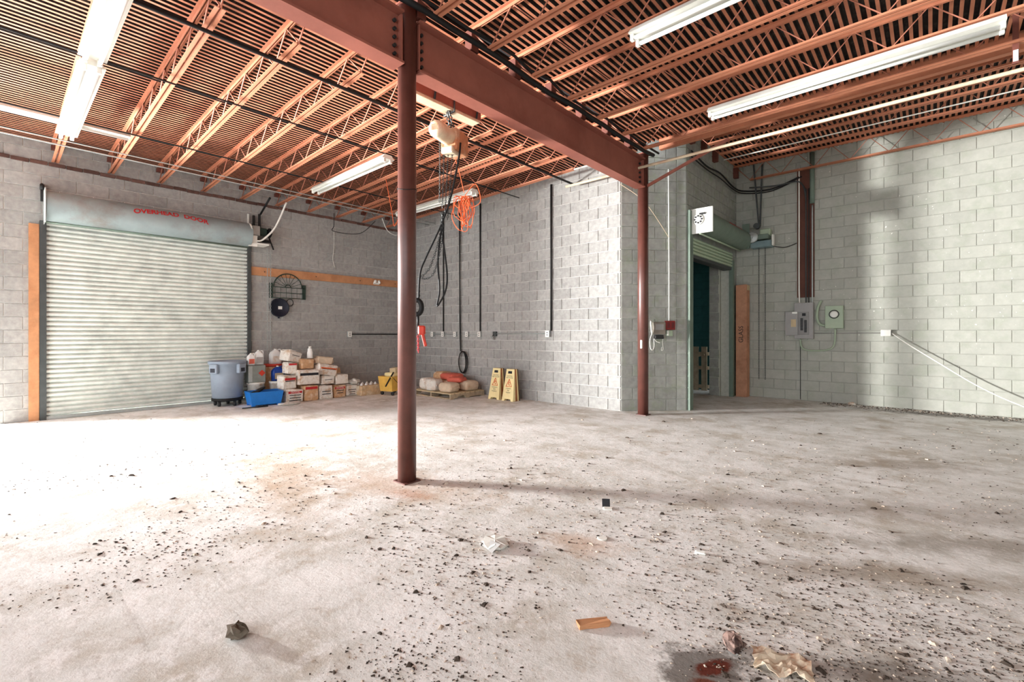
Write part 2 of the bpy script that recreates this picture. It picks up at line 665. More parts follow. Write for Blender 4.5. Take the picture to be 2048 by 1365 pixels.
# row of bricks under the joist bearings of the left wall
bk = MB().bbox((-0.098, -0.02, -0.029), (0.098, 0.0, 0.029), 0.004).mesh('brick')
bk.materials.append(M_BRICK)
for i in range(38):
    y = -0.35 + i * 0.206
    if y > YM - 0.12:
        break
    o = bpy.data.objects.new('brick', bk)
    COL.objects.link(o)
    o.parent = wl
    o.location = (XL + 0.012, y, 4.062 + rnd.uniform(-0.006, 0.006))
    o.rotation_euler = (0, 0, R(90))

# room behind the small roller door
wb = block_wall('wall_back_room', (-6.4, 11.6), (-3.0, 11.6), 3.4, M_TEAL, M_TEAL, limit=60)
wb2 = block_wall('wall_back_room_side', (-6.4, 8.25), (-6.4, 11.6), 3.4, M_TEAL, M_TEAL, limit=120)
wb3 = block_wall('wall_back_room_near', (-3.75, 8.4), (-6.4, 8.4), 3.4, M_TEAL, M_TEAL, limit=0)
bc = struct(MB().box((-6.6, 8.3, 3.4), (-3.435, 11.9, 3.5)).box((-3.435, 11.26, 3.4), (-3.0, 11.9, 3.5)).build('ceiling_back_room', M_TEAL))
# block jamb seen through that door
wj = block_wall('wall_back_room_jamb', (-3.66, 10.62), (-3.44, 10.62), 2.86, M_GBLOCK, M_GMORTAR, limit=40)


# ------------------------------------------------------------------ roof deck (real corrugation)
def deck(name, x0, x1, y0, y1, z0, z1):
    pitch = 0.0762
    n = int((x1 - x0) / pitch)
    prof = []
    for i in range(n + 1):
        a = x0 + i * pitch
        for dx, dz in ((0.0, 0.0), (0.031, 0.0), (0.039, 0.045), (0.068, 0.045)):
            if a + dx <= x1:
                x = a + dx
                prof.append((x, z0 + (z1 - z0) * (x - x0) / (x1 - x0) + dz))
    vs = [(x, y0, z) for x, z in prof] + [(x, y1, z) for x, z in prof]
    k = len(prof)
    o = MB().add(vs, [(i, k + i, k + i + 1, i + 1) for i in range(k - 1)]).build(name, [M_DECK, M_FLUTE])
    for i, p in enumerate(o.data.polygons):        # red lower flats, dark flutes and flute sides between them
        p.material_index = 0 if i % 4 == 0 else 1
    return struct(o)


ZB = 4.27                          # top of the main beam
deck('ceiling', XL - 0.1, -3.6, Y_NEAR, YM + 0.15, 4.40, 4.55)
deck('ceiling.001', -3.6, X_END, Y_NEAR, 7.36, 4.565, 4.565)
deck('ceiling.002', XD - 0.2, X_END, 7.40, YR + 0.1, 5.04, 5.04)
# fascia above the step in the roof
eb = MB().box((XD - 0.1, 7.33, 4.40), (X_END, 7.41, 4.60)).box((XD - 0.1, 7.37, 4.55), (X_END, 7.43, 5.1)).build('trim_1', M_DECK)
struct(eb)

# ------------------------------------------------------------------ main beam and columns
BX, BHW, BZ0 = -3.597, 0.086, 3.788
C1Y, C2Y = 2.551, 7.294


def ibeam(name, label, y0, y1, ends):
    t = thing(name, label, 'beam', (BX, (y0 + y1) / 2, BZ0))
    MB().box((BX - BHW, y0, BZ0), (BX + BHW, y1, BZ0 + 0.02)).build('bottom_flange', M_BEAM, t)
    MB().box((BX - BHW, y0, ZB - 0.02), (BX + BHW, y1, ZB)).build('top_flange', M_BEAM, t)
    MB().box((BX - 0.007, y0, BZ0 + 0.02), (BX + 0.007, y1, ZB - 0.02)).build('web', M_BEAM, t)
    for ye, sg in ends:
        MB().box((BX - 0.06, ye, BZ0 + 0.03), (BX + 0.06, ye + sg * 0.016, ZB - 0.03)).build('end_plate', M_BEAM, t)
        for i in range(5):
            z = BZ0 + 0.09 + i * 0.075
            for sx in (-1, 1):
                MB().cyl((BX + sx * 0.007, ye + sg * 0.06, z), (BX + sx * 0.032, ye + sg * 0.06, z), 0.017, 6).build('bolt', M_IRON, t)
    return t


ibeam('roof_beam', 'deep oxide-red steel beam running from near column towards the camera', -3.6, C1Y - 0.088, [(C1Y - 0.088, -1)])
ibeam('roof_beam', 'deep oxide-red steel beam spanning between the two round columns', C1Y + 0.088, C2Y - 0.092, [(C1Y + 0.088, 1), (C2Y - 0.092, -1)])


def column(label, y, r, top):
    t = thing('pipe_column', label, 'column', (BX, y, 0))
    MB().tube([(BX, y, 0.012), (BX, y, top)], r, 28).build('shaft', M_COL, t)
    MB().box((BX - r - 0.005, y - r - 0.005, 0), (BX + r + 0.005, y + r + 0.005, 0.012)).build('base_plate', M_COL, t)
    MB().box((BX - 0.11, y - 0.10, top), (BX + 0.11, y + 0.10, top + 0.014)).build('cap_plate', M_BEAM, t)
    return t


c1 = column('thick red-brown pipe column in the foreground', C1Y, 0.084, 4.36)
ring = [(BX + 0.087 * math.cos(a * R(20)), C1Y + 0.087 * math.sin(a * R(20)), 2.68 + 0.012 * math.sin(a * R(40))) for a in range(18)]
MB().tube(ring, 0.004, 5, closed=True).build('wire_band', M_IRON, c1)
c2 = column('red-brown pipe column beside the block corner', C2Y, 0.088, 4.36)
pl = at(1283.5, 689, 7.68)
MB().bbox((pl.x - 0.02, pl.y - 0.02, pl.z - 0.07), (pl.x + 0.012, pl.y + 0.012, pl.z + 0.07), 0.006).build('switch_cover', M_WHITE, c2)

# ------------------------------------------------------------------ bar joists


def joist_parts(L, s, depth, b0, b1):
    """local: runs along +x from 0 to L with slope s; z=0 is the underside of the bottom chord at x=0"""
    parts = []
    lg, tk, gap = 0.036, 0.005, 0.008

    def angle(xa, xb, z, up, side):
        mb = MB()
        zs = lambda x: z + s * x
        y0 = side * gap
        y1 = side * (gap + lg)
        for (ya, yb, za, zb_) in ((y0, y1, 0, tk), (y0, y0 + side * tk, 0, lg)):
            if not up:
                za, zb_ = -zb_, -za
            ya, yb = min(ya, yb), max(ya, yb)
            vs = []
            for x in (xa, xb):
                vs += [(x, ya, zs(x) + za), (x, yb, zs(x) + za), (x, yb, zs(x) + zb_), (x, ya, zs(x) + zb_)]
            mb.add(vs, [(3, 2, 1, 0), (4, 5, 6, 7), (0, 1, 5, 4), (1, 2, 6, 5), (2, 3, 7, 6), (3, 0, 4, 7)])
        return mb
    for side in (-1, 1):
        parts.append(('bottom_chord', angle(b0, b1, 0, True, side), M_JOIST))
        parts.append(('top_chord', angle(0, L, depth, False, side), M_JOIST))
    pts = []
    n = int((b1 - b0) / 0.29)
    n += n % 2
    for i in range(n + 1):
        x = b0 + (b1 - b0) * i / n
        pts.append((x, 0, s * x + (0.012 if i % 2 == 0 else depth - 0.012)))
    pts = [(max(0.02, b0 - 0.3), 0, s * b0 + depth - 0.01)] * (b0 > 0.3) + pts + [(min(L - 0.02, b1 + 0.3), 0, s * b1 + depth - 0.01)] * (b1 < L - 0.3)
    parts.append(('web_rod', MB().tube(pts, 0.0085, 6), M_WEB))
    seat = MB().box((0, -0.05, depth - 0.11 if b0 < 0.1 else depth - 0.26), (0.1, 0.05, depth - 0.045))
    parts.append(('bearing_seat', seat, M_SEAT))
    return parts


ORD = ['first', 'second', 'third', 'fourth', 'fifth', 'sixth', 'seventh', 'eighth', 'ninth', 'tenth', 'eleventh']


def joist_row(ys, x0, z, parts, labels, group):
    meshes = []
    for nm, mb, m in parts:
        me = mb.mesh(nm)
        me.materials.append(m)
        meshes.append((nm, me))
    for y, lb in zip(ys, labels):
        t = thing('bar_joist', lb, 'joist', (x0, y, z), group)
        for nm, me in meshes:
            o = bpy.data.objects.new(nm, me)
            COL.objects.link(o)
            o.parent = t


YJ = [0.657 + 0.679 * k for k in range(10)]
SLOPE = 0.0217
joist_row(YJ, XL, 4.10, joist_parts(6.82, SLOPE, 0.30, 0.0, 5.80),
          [f'red open-web roof joist left of the main beam, {ORD[k]} counted from the camera' for k in range(10)], 'roof joists left of the main beam')
YK = [2.664 + 0.679 * k for k in range(7)]
joist_row(YK, -3.62, 4.226, joist_parts(8.9, 0.0, 0.33, 0.32, 8.7),
          [f'red open-web roof joist right of the main beam, {ORD[k]} counted from the camera' for k in range(7)], 'roof joists right of the main beam')
YH = [7.75, 8.35, 8.95, 9.56, 10.87]
joist_row(YH, XD, 4.66, joist_parts(8.6, 0.0, 0.37, 0.34, 8.5),
          [f'dark red roof joist over the far right bay, {ORD[k]} counted from the camera' if k < 4 else 'dark red roof joist hugging the far right painted wall' for k in range(5)], 'roof joists over the far right bay')

# diagonal braces at the far column
tag(MB().box((-0.02, -0.02, 0), (0.02, 0.02, 1.35), Matrix.Translation((BX + 0.08, C2Y, 3.83)) @ (Vector((1.2, 0.05, 0.42)).to_track_quat('Z', 'Y').to_matrix().to_4x4())).build('brace_bar', M_BEAM),
    'dark red angle brace rising from the far column to the joists', 'brace')

# pipes and bridging rods that run under the joists, parallel to the beam


def run_y(name, label, cat, x, z, y0, y1, r, m, group=None, wob=0.0):
    pts = [(x + rnd.uniform(-wob, wob), y0 + (y1 - y0) * i / 16, z + rnd.uniform(-wob, wob)) for i in range(17)]
    return tag(MB().tube(pts, r, 8).build(name, m), label, cat, group)


run_y('black_pipe', 'long black pipe slung beneath the joists beside the hoist', 'pipe', -5.02, 4.185, -1.0, 7.3, 0.02, M_BLACK)
run_y('bridging_rod', 'thin dark bridging rod under the joists, nearer the beam', 'rod', -6.28, 4.15, -1.0, 7.2, 0.011, M_IRON)
run_y('bridging_rod', 'thin dark bridging rod under the joists, nearer the roller door wall', 'rod', -8.2, 4.115, -1.0, 7.2, 0.011, M_IRON)
run_y('bridging_rod', 'thin bridging rod threaded through the top of the left joists', 'rod', -6.9, 4.40, -1.0, 7.2, 0.010, M_IRON)
run_y('conduit', 'pale thin conduit under the joists close to the roller door wall', 'conduit', -9.35, 4.09, -1.0, 7.3, 0.011, M_GALV)
run_y('conduit', 'second pale thin conduit under the joists close to the roller door wall', 'conduit', -9.12, 4.095, -1.0, 7.3, 0.009, M_GALV)
run_y('cable_bundle', 'thick black cable bundle lying along the top of the main beam', 'cable', BX + 0.17, 4.30, 2.3, 7.3, 0.03, M_BLACK, wob=0.02)
run_y('cable_bundle', 'thinner black cable sagging beside the bundle on the main beam', 'cable', BX + 0.25, 4.33, 2.1, 7.3, 0.016, M_BLACK, wob=0.025)


def run_x(name, label, cat, y, z, x0, x1, r, m):
    return tag(MB().tube([(x0 + (x1 - x0) * i / 12, y, z) for i in range(13)], r, 10).build(name, m), label, cat)


run_x('conduit', 'long pale orange conduit crossing in front of the far column top', 'conduit', 7.12, 4.10, -5.05, 5.0, 0.022, M_CREAM)
run_x('conduit', 'thin white conduit under the far right joists', 'conduit', 9.2, 4.64, -2.9, 5.0, 0.010, M_WHITE)

# ------------------------------------------------------------------ fluorescent strip lights


def strip_light(label, x0, x1, y, z):
    t = thing('strip_light', label, 'light fixture', (x0, y, z), 'eight-foot fluorescent strip lights')
    MB().prism([(y - 0.11, z + 0.012), (y + 0.11, z + 0.012), (y + 0.06, z + 0.075), (y - 0.06, z + 0.075)], 0, x0, x1).build('housing', M_WHITE, t)
    for sy in (-1, 1):
        MB().cyl((x0 + 0.04, y + sy * 0.055, z - 0.022), (x1 - 0.04, y + sy * 0.055, z - 0.022), 0.019, 12).build('tube', M_TUBE, t)
        for xe in (x0 + 0.02, x1 - 0.02):
            MB().bbox((xe - 0.018, y + sy * 0.055 - 0.02, z - 0.045), (xe + 0.018, y + sy * 0.055 + 0.02, z + 0.012), 0.004).build('lamp_holder', M_WHITE, t)
    for f in (0.2, 0.8):
        xm = x0 + (x1 - x0) * f
        MB().box((xm - 0.01, y - 0.012, z + 0.07), (xm + 0.01, y + 0.012, z + 0.10)).build('hanger', M_IRON, t)
    return t


strip_light('white double strip light nearest the left wall, below the first joist', -8.70, -6.24, YJ[0], 4.036)
strip_light('white double strip light joined end to end nearer the camera', -6.22, -3.80, YJ[0], 4.09)
strip_light('white strip light left of the near column under the left joists', -8.62, -6.20, YJ[5], 4.038)
strip_light('white strip light behind the hanging orange cord', -8.9, -6.42, YJ[8], 4.03)
strip_light('dusty white strip light at the upper right of the main beam', -2.08, 0.38, YK[2], 4.125)
strip_light('long white strip light in the upper right corner of the picture', -2.08, 0.50, YK[5], 4.125)
t = thing('strip_light', 'single strip light set crosswise below the first left joists, near the left wall', 'light fixture', (-8.3, -0.4, 4.06))
MB().prism([(4.09, -8.36), (4.09, -8.24), (4.15, -8.27), (4.15, -8.33)], 1, -1.2, 1.27).build('housing', M_WHITE, t)
MB().cyl((-8.3, -1.18, 4.065), (-8.3, 1.25, 4.065), 0.019, 12).build('tube', M_TUBE, t)

# ------------------------------------------------------------------ roller door in the left wall
d1 = thing('roller_door', 'closed ribbed steel roller door with drum hood in the left wall', 'roller door', (XL, 2.0, 0))
SL = 0.0755
prof = [(0.0, -0.024), (0.009, -0.022), (0.012, 0.012), (0.019, 0.022), (0.038, 0.028), (0.056, 0.024), (0.064, 0.012), (0.067, -0.022), (0.0757, -0.024)]
vs, fs = [], []
for yy in (DOOR_Y0 - 0.06, DOOR_Y1 + 0.06):
    vs += [(0.0 + dx, yy - 2.0, z) for z, dx in prof]
k = len(prof)
slat_me = MB().add(vs, [(i, k + i, k + i + 1, i + 1) for i in range(k - 1)], True).mesh('slat')
slat_me.materials.append(M_SLAT)
for i in range(41):
    o = bpy.data.objects.new('slat', slat_me)
    COL.objects.link(o)
    o.parent = d1
    o.location = (0.016, 0, 0.05 + i * SL)
XW = XL
MB().box((XW + 0.012, DOOR_Y0 - 0.06, 0.004), (XW + 0.07, DOOR_Y1 + 0.06, 0.055)).build('bottom_bar', M_GALV, d1)
for y0, y1 in ((DOOR_Y0 - 0.12, DOOR_Y0 - 0.045), (DOOR_Y1 + 0.045, DOOR_Y1 + 0.11)):
    MB().box((XW + 0.013, y0, 0), (XW + 0.085, y1, 3.14)).build('guide_rail', M_STEELD, d1)
# hood: half round cover
HC = Vector((XW + 0.235, 0, 3.35))
HR = 0.232
hp = []
for i in range(19):
    a = R(150 - i * 15) if i < 17 else 0
    hp.append((math.cos(R(165 - i * 14.5)) * HR, math.sin(R(165 - i * 14.5)) * HR))
hy0, hy1 = DOOR_Y0 - 0.06, DOOR_Y1 + 0.02
vs = [(HC.x + a, hy0, HC.z + b) for a, b in hp] + [(HC.x + a, hy1, HC.z + b) for a, b in hp]
k = len(hp)
hood = MB().add(vs, [(i, i + 1, k + i + 1, k + i) for i in range(k - 1)], True).build('hood', M_HOOD, d1)
MB().tube([(XW + 0.17, hy0, 3.115), (XW + 0.17, hy1, 3.115)], 0.022, 10).build('hood_lip', M_GREENM, d1)
MB().prism([(HC.z + b, HC.x + a) for a, b in ((-0.22, -0.27), (0.2, -0.27), (0.25, 0.0), (0.2, 0.24), (-0.22, 0.24))], 1, hy0 - 0.02, hy0 - 0.008).build('bracket_plate', M_GALV, d1)
MB().box((XW + 0.02, hy0 - 0.05, 3.45), (XW + 0.09, hy0 - 0.02, 3.72)).cyl((XW + 0.1, hy0 - 0.06, 3.66), (XW + 0.1, hy0 - 0.01, 3.66), 0.045, 10).build('bracket_lug', M_IRON, d1)
# arched red stencil lettering wrapped on the hood
tv, tf = text_mesh('OVERHEAD  DOOR', 0.125, 0.004)
out = []
for v in tv:
    yy = 2.12 + v.x
    hgt = v.z + 0.05 - 0.32 * (v.x / 0.6) ** 2 * 0.22
    an = R(22) + hgt / HR
    out.append((HC.x + math.cos(an) * (HR + 0.004), yy, HC.z + math.sin(an) * (HR + 0.004)))
MB().add(out, tf).build('lettering', M_REDPRINT, hood)
# operator at the right end
op = thing('door_operator', 'chain-hoist operator mechanism at the right end of the roller door', 'mechanism', (XL, 3.6, 3.2))
MB().box((XL + 0.02, 3.47, 3.12), (XL + 0.05, 3.50, 3.82)).build('upright_bar', M_WHITE, op)
MB().lathe([(0.13, 0), (0.15, 0.012), (0.15, 0.03), (0.13, 0.042)], 22, Matrix.Translation((XL + 0.30, 3.44, 3.42)) @ Matrix.Rotation(R(90), 4, 'X')).build('chain_wheel', M_WHITE, op)
for i in range(5):
    a = i * R(72)
    MB().tube([(XL + 0.30, 3.42, 3.42), (XL + 0.30 + 0.13 * math.cos(a), 3.42, 3.42 + 0.13 * math.sin(a))], 0.012, 5).build('spoke', M_WHITE, op)
MB().bbox((XL + 0.05, 3.50, 3.36), (XL + 0.26, 3.64, 3.56), 0.01).build('gear_case', M_GALV, op)
MB().bbox((XL + 0.06, 3.64, 3.40), (XL + 0.22, 3.80, 3.54), 0.02).build('motor', M_GREEND, op)
MB().box((XL + 0.03, 3.46, 3.17), (XL + 0.34, 3.78, 3.20)).build('shelf_plate', M_WHITE, op)
MB().box((XL + 0.30, 3.40, 3.12), (XL + 0.33, 3.56, 3.34)).build('front_plate', M_WHITE, op)
MB().tube([(XL + 0.18, 3.5, 3.28), (XL + 0.18, 3.86, 3.28)], 0.03, 10).build('axle', M_IRON, op)
MB().lathe([(0.06, 0), (0.10, 0.02), (0.10, 0.05), (0.06, 0.07)], 16, Matrix.Translation((XL + 0.18, 3.88, 3.46)) @ Matrix.Rotation(R(90), 4, 'X')).build('sprocket', M_BLACK, op)
MB().box((XL + 0.08, 3.66, 3.54), (XL + 0.12, 3.70, 3.84)).box((XL + 0.05, 3.56, 3.55), (XL + 0.09, 3.60, 3.80)).build('stay', M_IRON, op)
MB().tube([(XL + 0.18, 3.84, 3.36), (XL + 0.2, 3.92, 3.12)], 0.015, 6).build('chain_guide', M_BLACK, op)
MB().tube([(XL + 0.1, 3.70, 3.84), (XL + 0.55, 3.72, 4.1)], 0.02, 6).build('steady_bar', M_BLACK, op)
hc = MB()
chain(hc, [(XL + 0.2, 3.80, 3.14), (XL + 0.2, 3.80, 0.85)], 0.05, 0.012, 0.004)
chain(hc, [(XL + 0.2, 3.86, 3.14), (XL + 0.2, 3.86, 0.85)], 0.05, 0.012, 0.004)
hc.build('hand_chain', M_GALV, op)
tag(MB().tube(smooth_path([(XL + 0.33, 3.55, 3.24), (XL + 0.36, 3.66, 3.28), (XL + 0.45, 3.86, 3.55), (XL + 0.6, 4.02, 4.06)]), 0.018, 8).build('conduit', M_WHITE),
    'bent white conduit rising from the roller door operator to the roof', 'conduit')
tag(MB().box((XL + 0.014, 0.36, 0), (XL + 0.06, 0.475, 3.08)).build('timber_post', M_WOOD), 'orange timber board standing against the left side of the roller door', 'board')

# ------------------------------------------------------------------ things on the left wall
pk = thing('wall_plank', 'long orange timber plank fixed along the left wall', 'plank', (XL, 5.4, 2.57))
MB().box((XL + 0.013, 3.49, 2.575), (XL + 0.052, YM - 0.01, 2.747)).build('board', M_WOOD, pk)
for y in (3.8, 4.9, 6.0, 7.0):
    MB().cyl((XL + 0.05, y, 2.66), (XL + 0.058, y, 2.66), 0.012, 8).build('bolt_head', M_IRON, pk)
hk = thing('lamp_socket_pair', 'pair of small white sockets on the orange plank', 'socket', (XL + 0.055, 6.44, 2.6))
for dy in (-0.07, 0.07):
    MB().lathe([(0.02, 0), (0.035, 0.02), (0.035, 0.07), (0.022, 0.09)], 10, Matrix.Translation((XL + 0.10, 6.44 + dy, 2.62)) @ Matrix.Rotation(R(20 if dy > 0 else -20), 4, 'X')).build('socket', M_WHITE, hk)
MB().box((XL + 0.053, 6.36, 2.60), (XL + 0.075, 6.52, 2.65)).build('bracket', M_WHITE, hk)

rk = thing('wall_rack', 'dark green iron wall rack with half wagon-wheel arch', 'rack', (XL, 4.27, 2.12))
for y in (3.925, 4.625):
    MB().box((XL + 0.03, y - 0.03, 2.12), (XL + 0.07, y + 0.03, 2.44)).build('side_post', M_GREEND, rk)
ac = [(XL + 0.06, 4.275 + 0.30 * math.cos(R(a)), 2.36 + 0.30 * math.sin(R(a))) for a in range(0, 181, 10)]
MB().tube(ac, 0.012, 6).build('arch', M_GREEND, rk)
for a in range(20, 180, 20):
    MB().tube([(XL + 0.06, 4.275 + 0.06 * math.cos(R(a)), 2.36 + 0.06 * math.sin(R(a))), (XL + 0.06, 4.275 + 0.29 * math.cos(R(a)), 2.36 + 0.29 * math.sin(R(a)))], 0.005, 5).build('spoke', M_GREEND, rk)
MB().tube([(XL + 0.06, 4.275 + 0.06 * math.cos(R(a)), 2.36 + 0.06 * math.sin(R(a))) for a in range(0, 181, 20)], 0.01, 6).build('hub', M_GREEND, rk)
for z in (2.36, 2.24, 2.13):
    MB().tube([(XL + 0.10, 3.93, z), (XL + 0.10, 4.62, z)], 0.009, 6).build('rail', M_GREEND, rk)
for i in range(6):
    y = 3.99 + i * 0.115
    MB().tube([(XL + 0.10, y, 2.36), (XL + 0.10, y, 2.13)], 0.004, 5).build('upright', M_GREEND, rk)

Mw = Matrix.Translation((XL + 0.03, 4.09, 1.92)) @ Matrix.Rotation(R(90), 4, 'Y')
pn = thing('round_pan', 'round navy-black pan hung on the left wall with white sticker', 'pan', (XL, 4.09, 1.72))
MB().lathe([(0.02, 0.0), (0.185, 0.0), (0.20, 0.02), (0.20, 0.06), (0.19, 0.075), (0.175, 0.055), (0.02, 0.05)], 30, Mw).build('dish', M_NAVY, pn)
MB().box((XL + 0.082, 4.06, 1.885), (XL + 0.088, 4.14, 1.95)).build('sticker', M_WHITE, pn)
MB().tube([(XL + 0.06, 4.08, 1.72), (XL + 0.06, 4.08, 1.69)], 0.02, 8).build('lip', M_NAVY, pn)
tag(MB().tube([(XL + 0.05, 4.32 + 0.07 * math.cos(R(a)), 2.04 + 0.075 * math.sin(R(a))) for a in range(0, 360, 20)], 0.009, 6, closed=True).build('iron_ring', M_IRON),
    'small dark ring hanging beside the navy pan', 'ring')


def outlet(name, label, c, nrm, sz=0.075, m=M_WHITE, dark=False):
    """surface box: body plus cover plate; nrm 'x' or 'y' (facing -y)"""
    t = thing(name, label, 'outlet', c)
    h = sz / 2
    x, y, z = c
    if nrm == 'x':
        MB().bbox((x, y - h, z - h * 1.3), (x + 0.05, y + h, z + h * 1.3), 0.004).build('body', M_GALV, t)
        MB().bbox((x + 0.05, y - h * 1.05, z - h * 1.35), (x + 0.056, y + h * 1.05, z + h * 1.35), 0.002).build('cover', m, t)
        for dz in (-0.022, 0.022):
            MB().box((x + 0.056, y - 0.012, z + dz - 0.01), (x + 0.058, y + 0.012, z + dz + 0.01)).build('socket', M_INK, t)
    else:
        MB().bbox((x - h, y - 0.05, z - h * 1.3), (x + h, y, z + h * 1.3), 0.004).build('body', M_GALV, t)
        MB().bbox((x - h * 1.05, y - 0.056, z - h * 1.35), (x + h * 1.05, y - 0.05, z + h * 1.35), 0.002).build('cover', m, t)
        for dz in (-0.022, 0.022):
            MB().box((x - 0.012, y - 0.058, z + dz - 0.01), (x + 0.012, y - 0.056, z + dz + 0.01)).build('socket', M_INK, t)
    return t


outlet('outlet_box', 'white outlet box on the left wall below the plank', (XL + 0.013, 5.72, 1.35), 'x', 0.10)
tag(MB().tube([(XL + 0.04, 5.77, 1.35), (XL + 0.04, YM - 0.02, 1.35)], 0.014, 8).build('conduit', M_IRON), 'grey conduit running from the left wall outlet into the corner', 'conduit')
tag(MB().tube(smooth_path([(XL + 0.3, 5.2, 4.12), (XL + 0.2, 5.25, 3.86), (XL + 0.1, 5.3, 3.75), (XL + 0.2, 5.9, 3.78), (XL + 0.4, 6.2, 4.1)]), 0.008, 6).build('dangling_wire', M_BLACK),
    'black wire drooping from the joists over the left wall', 'wire')
tag(MB().tube(smooth_path([(XL + 0.1, 5.3, 3.75), (XL + 0.04, 5.33, 3.4), (XL + 0.03, 5.31, 3.1), (XL + 0.03, 5.36, 2.92)]), 0.006, 6).build('dangling_wire', M_WHITE),
    'thin white wire hanging down the left wall above the plank', 'wire')
tag(MB().tube(smooth_path([(XL + 0.7, 6.2, 4.12), (XL + 0.7, 6.35, 3.85), (XL + 0.7, 6.6, 3.78), (XL + 0.7, 6.8, 3.95), (XL + 0.7, 6.85, 4.12)]), 0.008, 6).build('dangling_wire', M_WHITE),
    'white wire loop drooping from the joists near the back corner', 'wire')

# ------------------------------------------------------------------ things on the rear wall
for i, x in enumerate((-9.247, -8.841, -8.399, -7.979, -7.565)):
    outlet('outlet_box', ['small outlet box on the rear wall, leftmost and nearest the corner', 'small outlet box at the foot of the leftmost black conduit', 'small outlet box just left of the hanging black cable',
                          'small outlet box just right of the hanging black cable', 'small outlet box at the foot of the middle black conduit'][i], (x, YM - 0.013, 1.35), 'y', 0.085)
outlet('outlet_box', 'white double outlet at the foot of the rightmost black conduit', (-5.63, YM - 0.013, 1.36), 'y', 0.095)
jb = thing('open_junction_box', 'open junction box with loose cover dangling on the rear wall', 'junction box', (-7.09, YM - 0.013, 1.36))
MB().bbox((-7.14, YM - 0.06, 1.31), (-7.04, YM - 0.013, 1.41), 0.004).build('body', M_STEELD, jb)
MB().bbox((-0.05, -0.006, -0.05), (0.05, 0.0, 0.05), 0.003, Matrix.Translation((-7.13, YM - 0.09, 1.28)) @ Euler((R(40), R(25), 0)).to_matrix().to_4x4()).build('loose_cover', M_GALV, jb)
MB().tube([(-7.1, YM - 0.06, 1.34), (-7.12, YM - 0.09, 1.31)], 0.006, 5).build('wire', M_BLACK, jb)
tag(MB().tube([(-7.04, YM - 0.03, 1.36), (-5.68, YM - 0.03, 1.365)], 0.010, 8).build('conduit', M_GALV), 'thin horizontal conduit on the rear wall between open junction box and double outlet', 'conduit')
tag(MB().tube([(-9.3, YM - 0.03, 1.35), (-7.6, YM - 0.03, 1.35)], 0.009, 8).build('conduit', M_GALV), 'thin horizontal conduit linking the small rear wall outlets', 'conduit')
for x, r, lb in ((-8.841, 0.016, 'leftmost black vertical conduit on the rear wall'), (-7.555, 0.016, 'middle black vertical conduit on the rear wall'), (-5.555, 0.019, 'rightmost black vertical conduit on the rear wall')):
    tag(MB().tube([(x, YM - 0.035, 1.42), (x, YM - 0.035, 4.3)], r, 8).build('conduit', M_IRON), lb, 'conduit')
cb = MB().tube(smooth_path([(-8.24, YM - 0.05, 4.2), (-8.23, YM - 0.05, 2.6), (-8.22, YM - 0.05, 1.4), (-8.2, YM - 0.05, 0.95)]), 0.013, 8)
cb.tube(smooth_path([(-8.21, YM - 0.06, 4.2), (-8.215, YM - 0.06, 2.6), (-8.19, YM - 0.06, 1.4), (-8.18, YM - 0.06, 0.95)]), 0.010, 8)
for q in range(3):
    cb.tube([(-8.13 + q * 0.03 + (0.12 + q * 0.02) * math.cos(R(a)), YM - 0.06 - q * 0.012, 0.70 + 0.25 * math.sin(R(a))) for a in range(0, 360, 15)], 0.011, 6, closed=True)
tag(cb.build('coiled_cable', M_BLACK), 'black cable hanging down the rear wall with a coil at its end', 'cable')

# ------------------------------------------------------------------ electric chain hoist
HX, HY = -4.32, 3.62
tb = thing('hoist_timber', 'painted timber slung under the joists that carries the hoist', 'timber', (HX, 3.5, 4.0))
MB().bbox((HX - 0.075, 3.03, 4.03), (HX + 0.075, 4.12, 4.16), 0.008).build('beam', M_CREAM, tb)
MB().box((HX + 0.076, 3.03, 4.06), (HX + 0.088, 4.12, 4.18)).build('side_board', M_BEAM, tb)
for y in (3.37, 4.03):
    MB().tube([(HX + 0.1, y, 4.05), (HX + 0.14, y, 4.24)], 0.012, 6).build('clamp_rod', M_IRON, tb)
hb = thing('chain_hoist', 'cream and rust electric chain hoist hanging under the roof', 'hoist', (HX, HY, 3.4))
Mh = Matrix.Translation((HX, HY + 0.08, 3.72)) @ Matrix.Rotation(R(108), 4, 'Z')
Ml = Mh @ Matrix.Translation((0.0, 0, 0)) @ Matrix.Rotation(R(90), 4, 'Y')
MB().lathe([(0.04, -0.36), (0.085, -0.35), (0.098, -0.32), (0.098, -0.05), (0.085, -0.02)], 20, Mh @ Matrix.Rotation(R(90), 4, 'Y')).build('motor', M_CREAM, hb)
MB().bbox((-0.06, -0.11, -0.16), (0.24, 0.11, 0.11), 0.015, Mh).build('gear_case', mat('rusty_cream', (178, 120, 84), 0.6, var=0.2, scale=9, stain=(206, 190, 164), stain_amt=0.7), hb)
MB().bbox((-0.10, -0.08, -0.20), (0.06, 0.08, -0.12), 0.012, Mh).build('chain_guide', M_CREAM, hb)
MB().box((-0.32, -0.04, -0.03), (-0.28, 0.04, 0.04), Mh @ Matrix.Translation((-0.04, 0, 0))).build('name_plate', M_WOOD, hb)
hk = chain(MB(), [(HX, HY + 0.02, 4.06), (HX, HY + 0.06, 3.83)], 0.06, 0.018, 0.007)
chain(hk, [(HX + 0.04, HY + 0.0, 4.06), (HX + 0.02, HY + 0.10, 3.83)], 0.06, 0.018, 0.007)
hk.build('hanging_chain', M_STEELD, hb)
MB().tube([(HX - 0.09, HY + 0.05, 4.17), (HX + 0.10, HY + 0.05, 4.19), (HX + 0.10, HY + 0.05, 4.015), (HX - 0.09, HY + 0.05, 4.015)], 0.012, 6, closed=True).build('sling', M_STEELD, hb)
lc = MB()
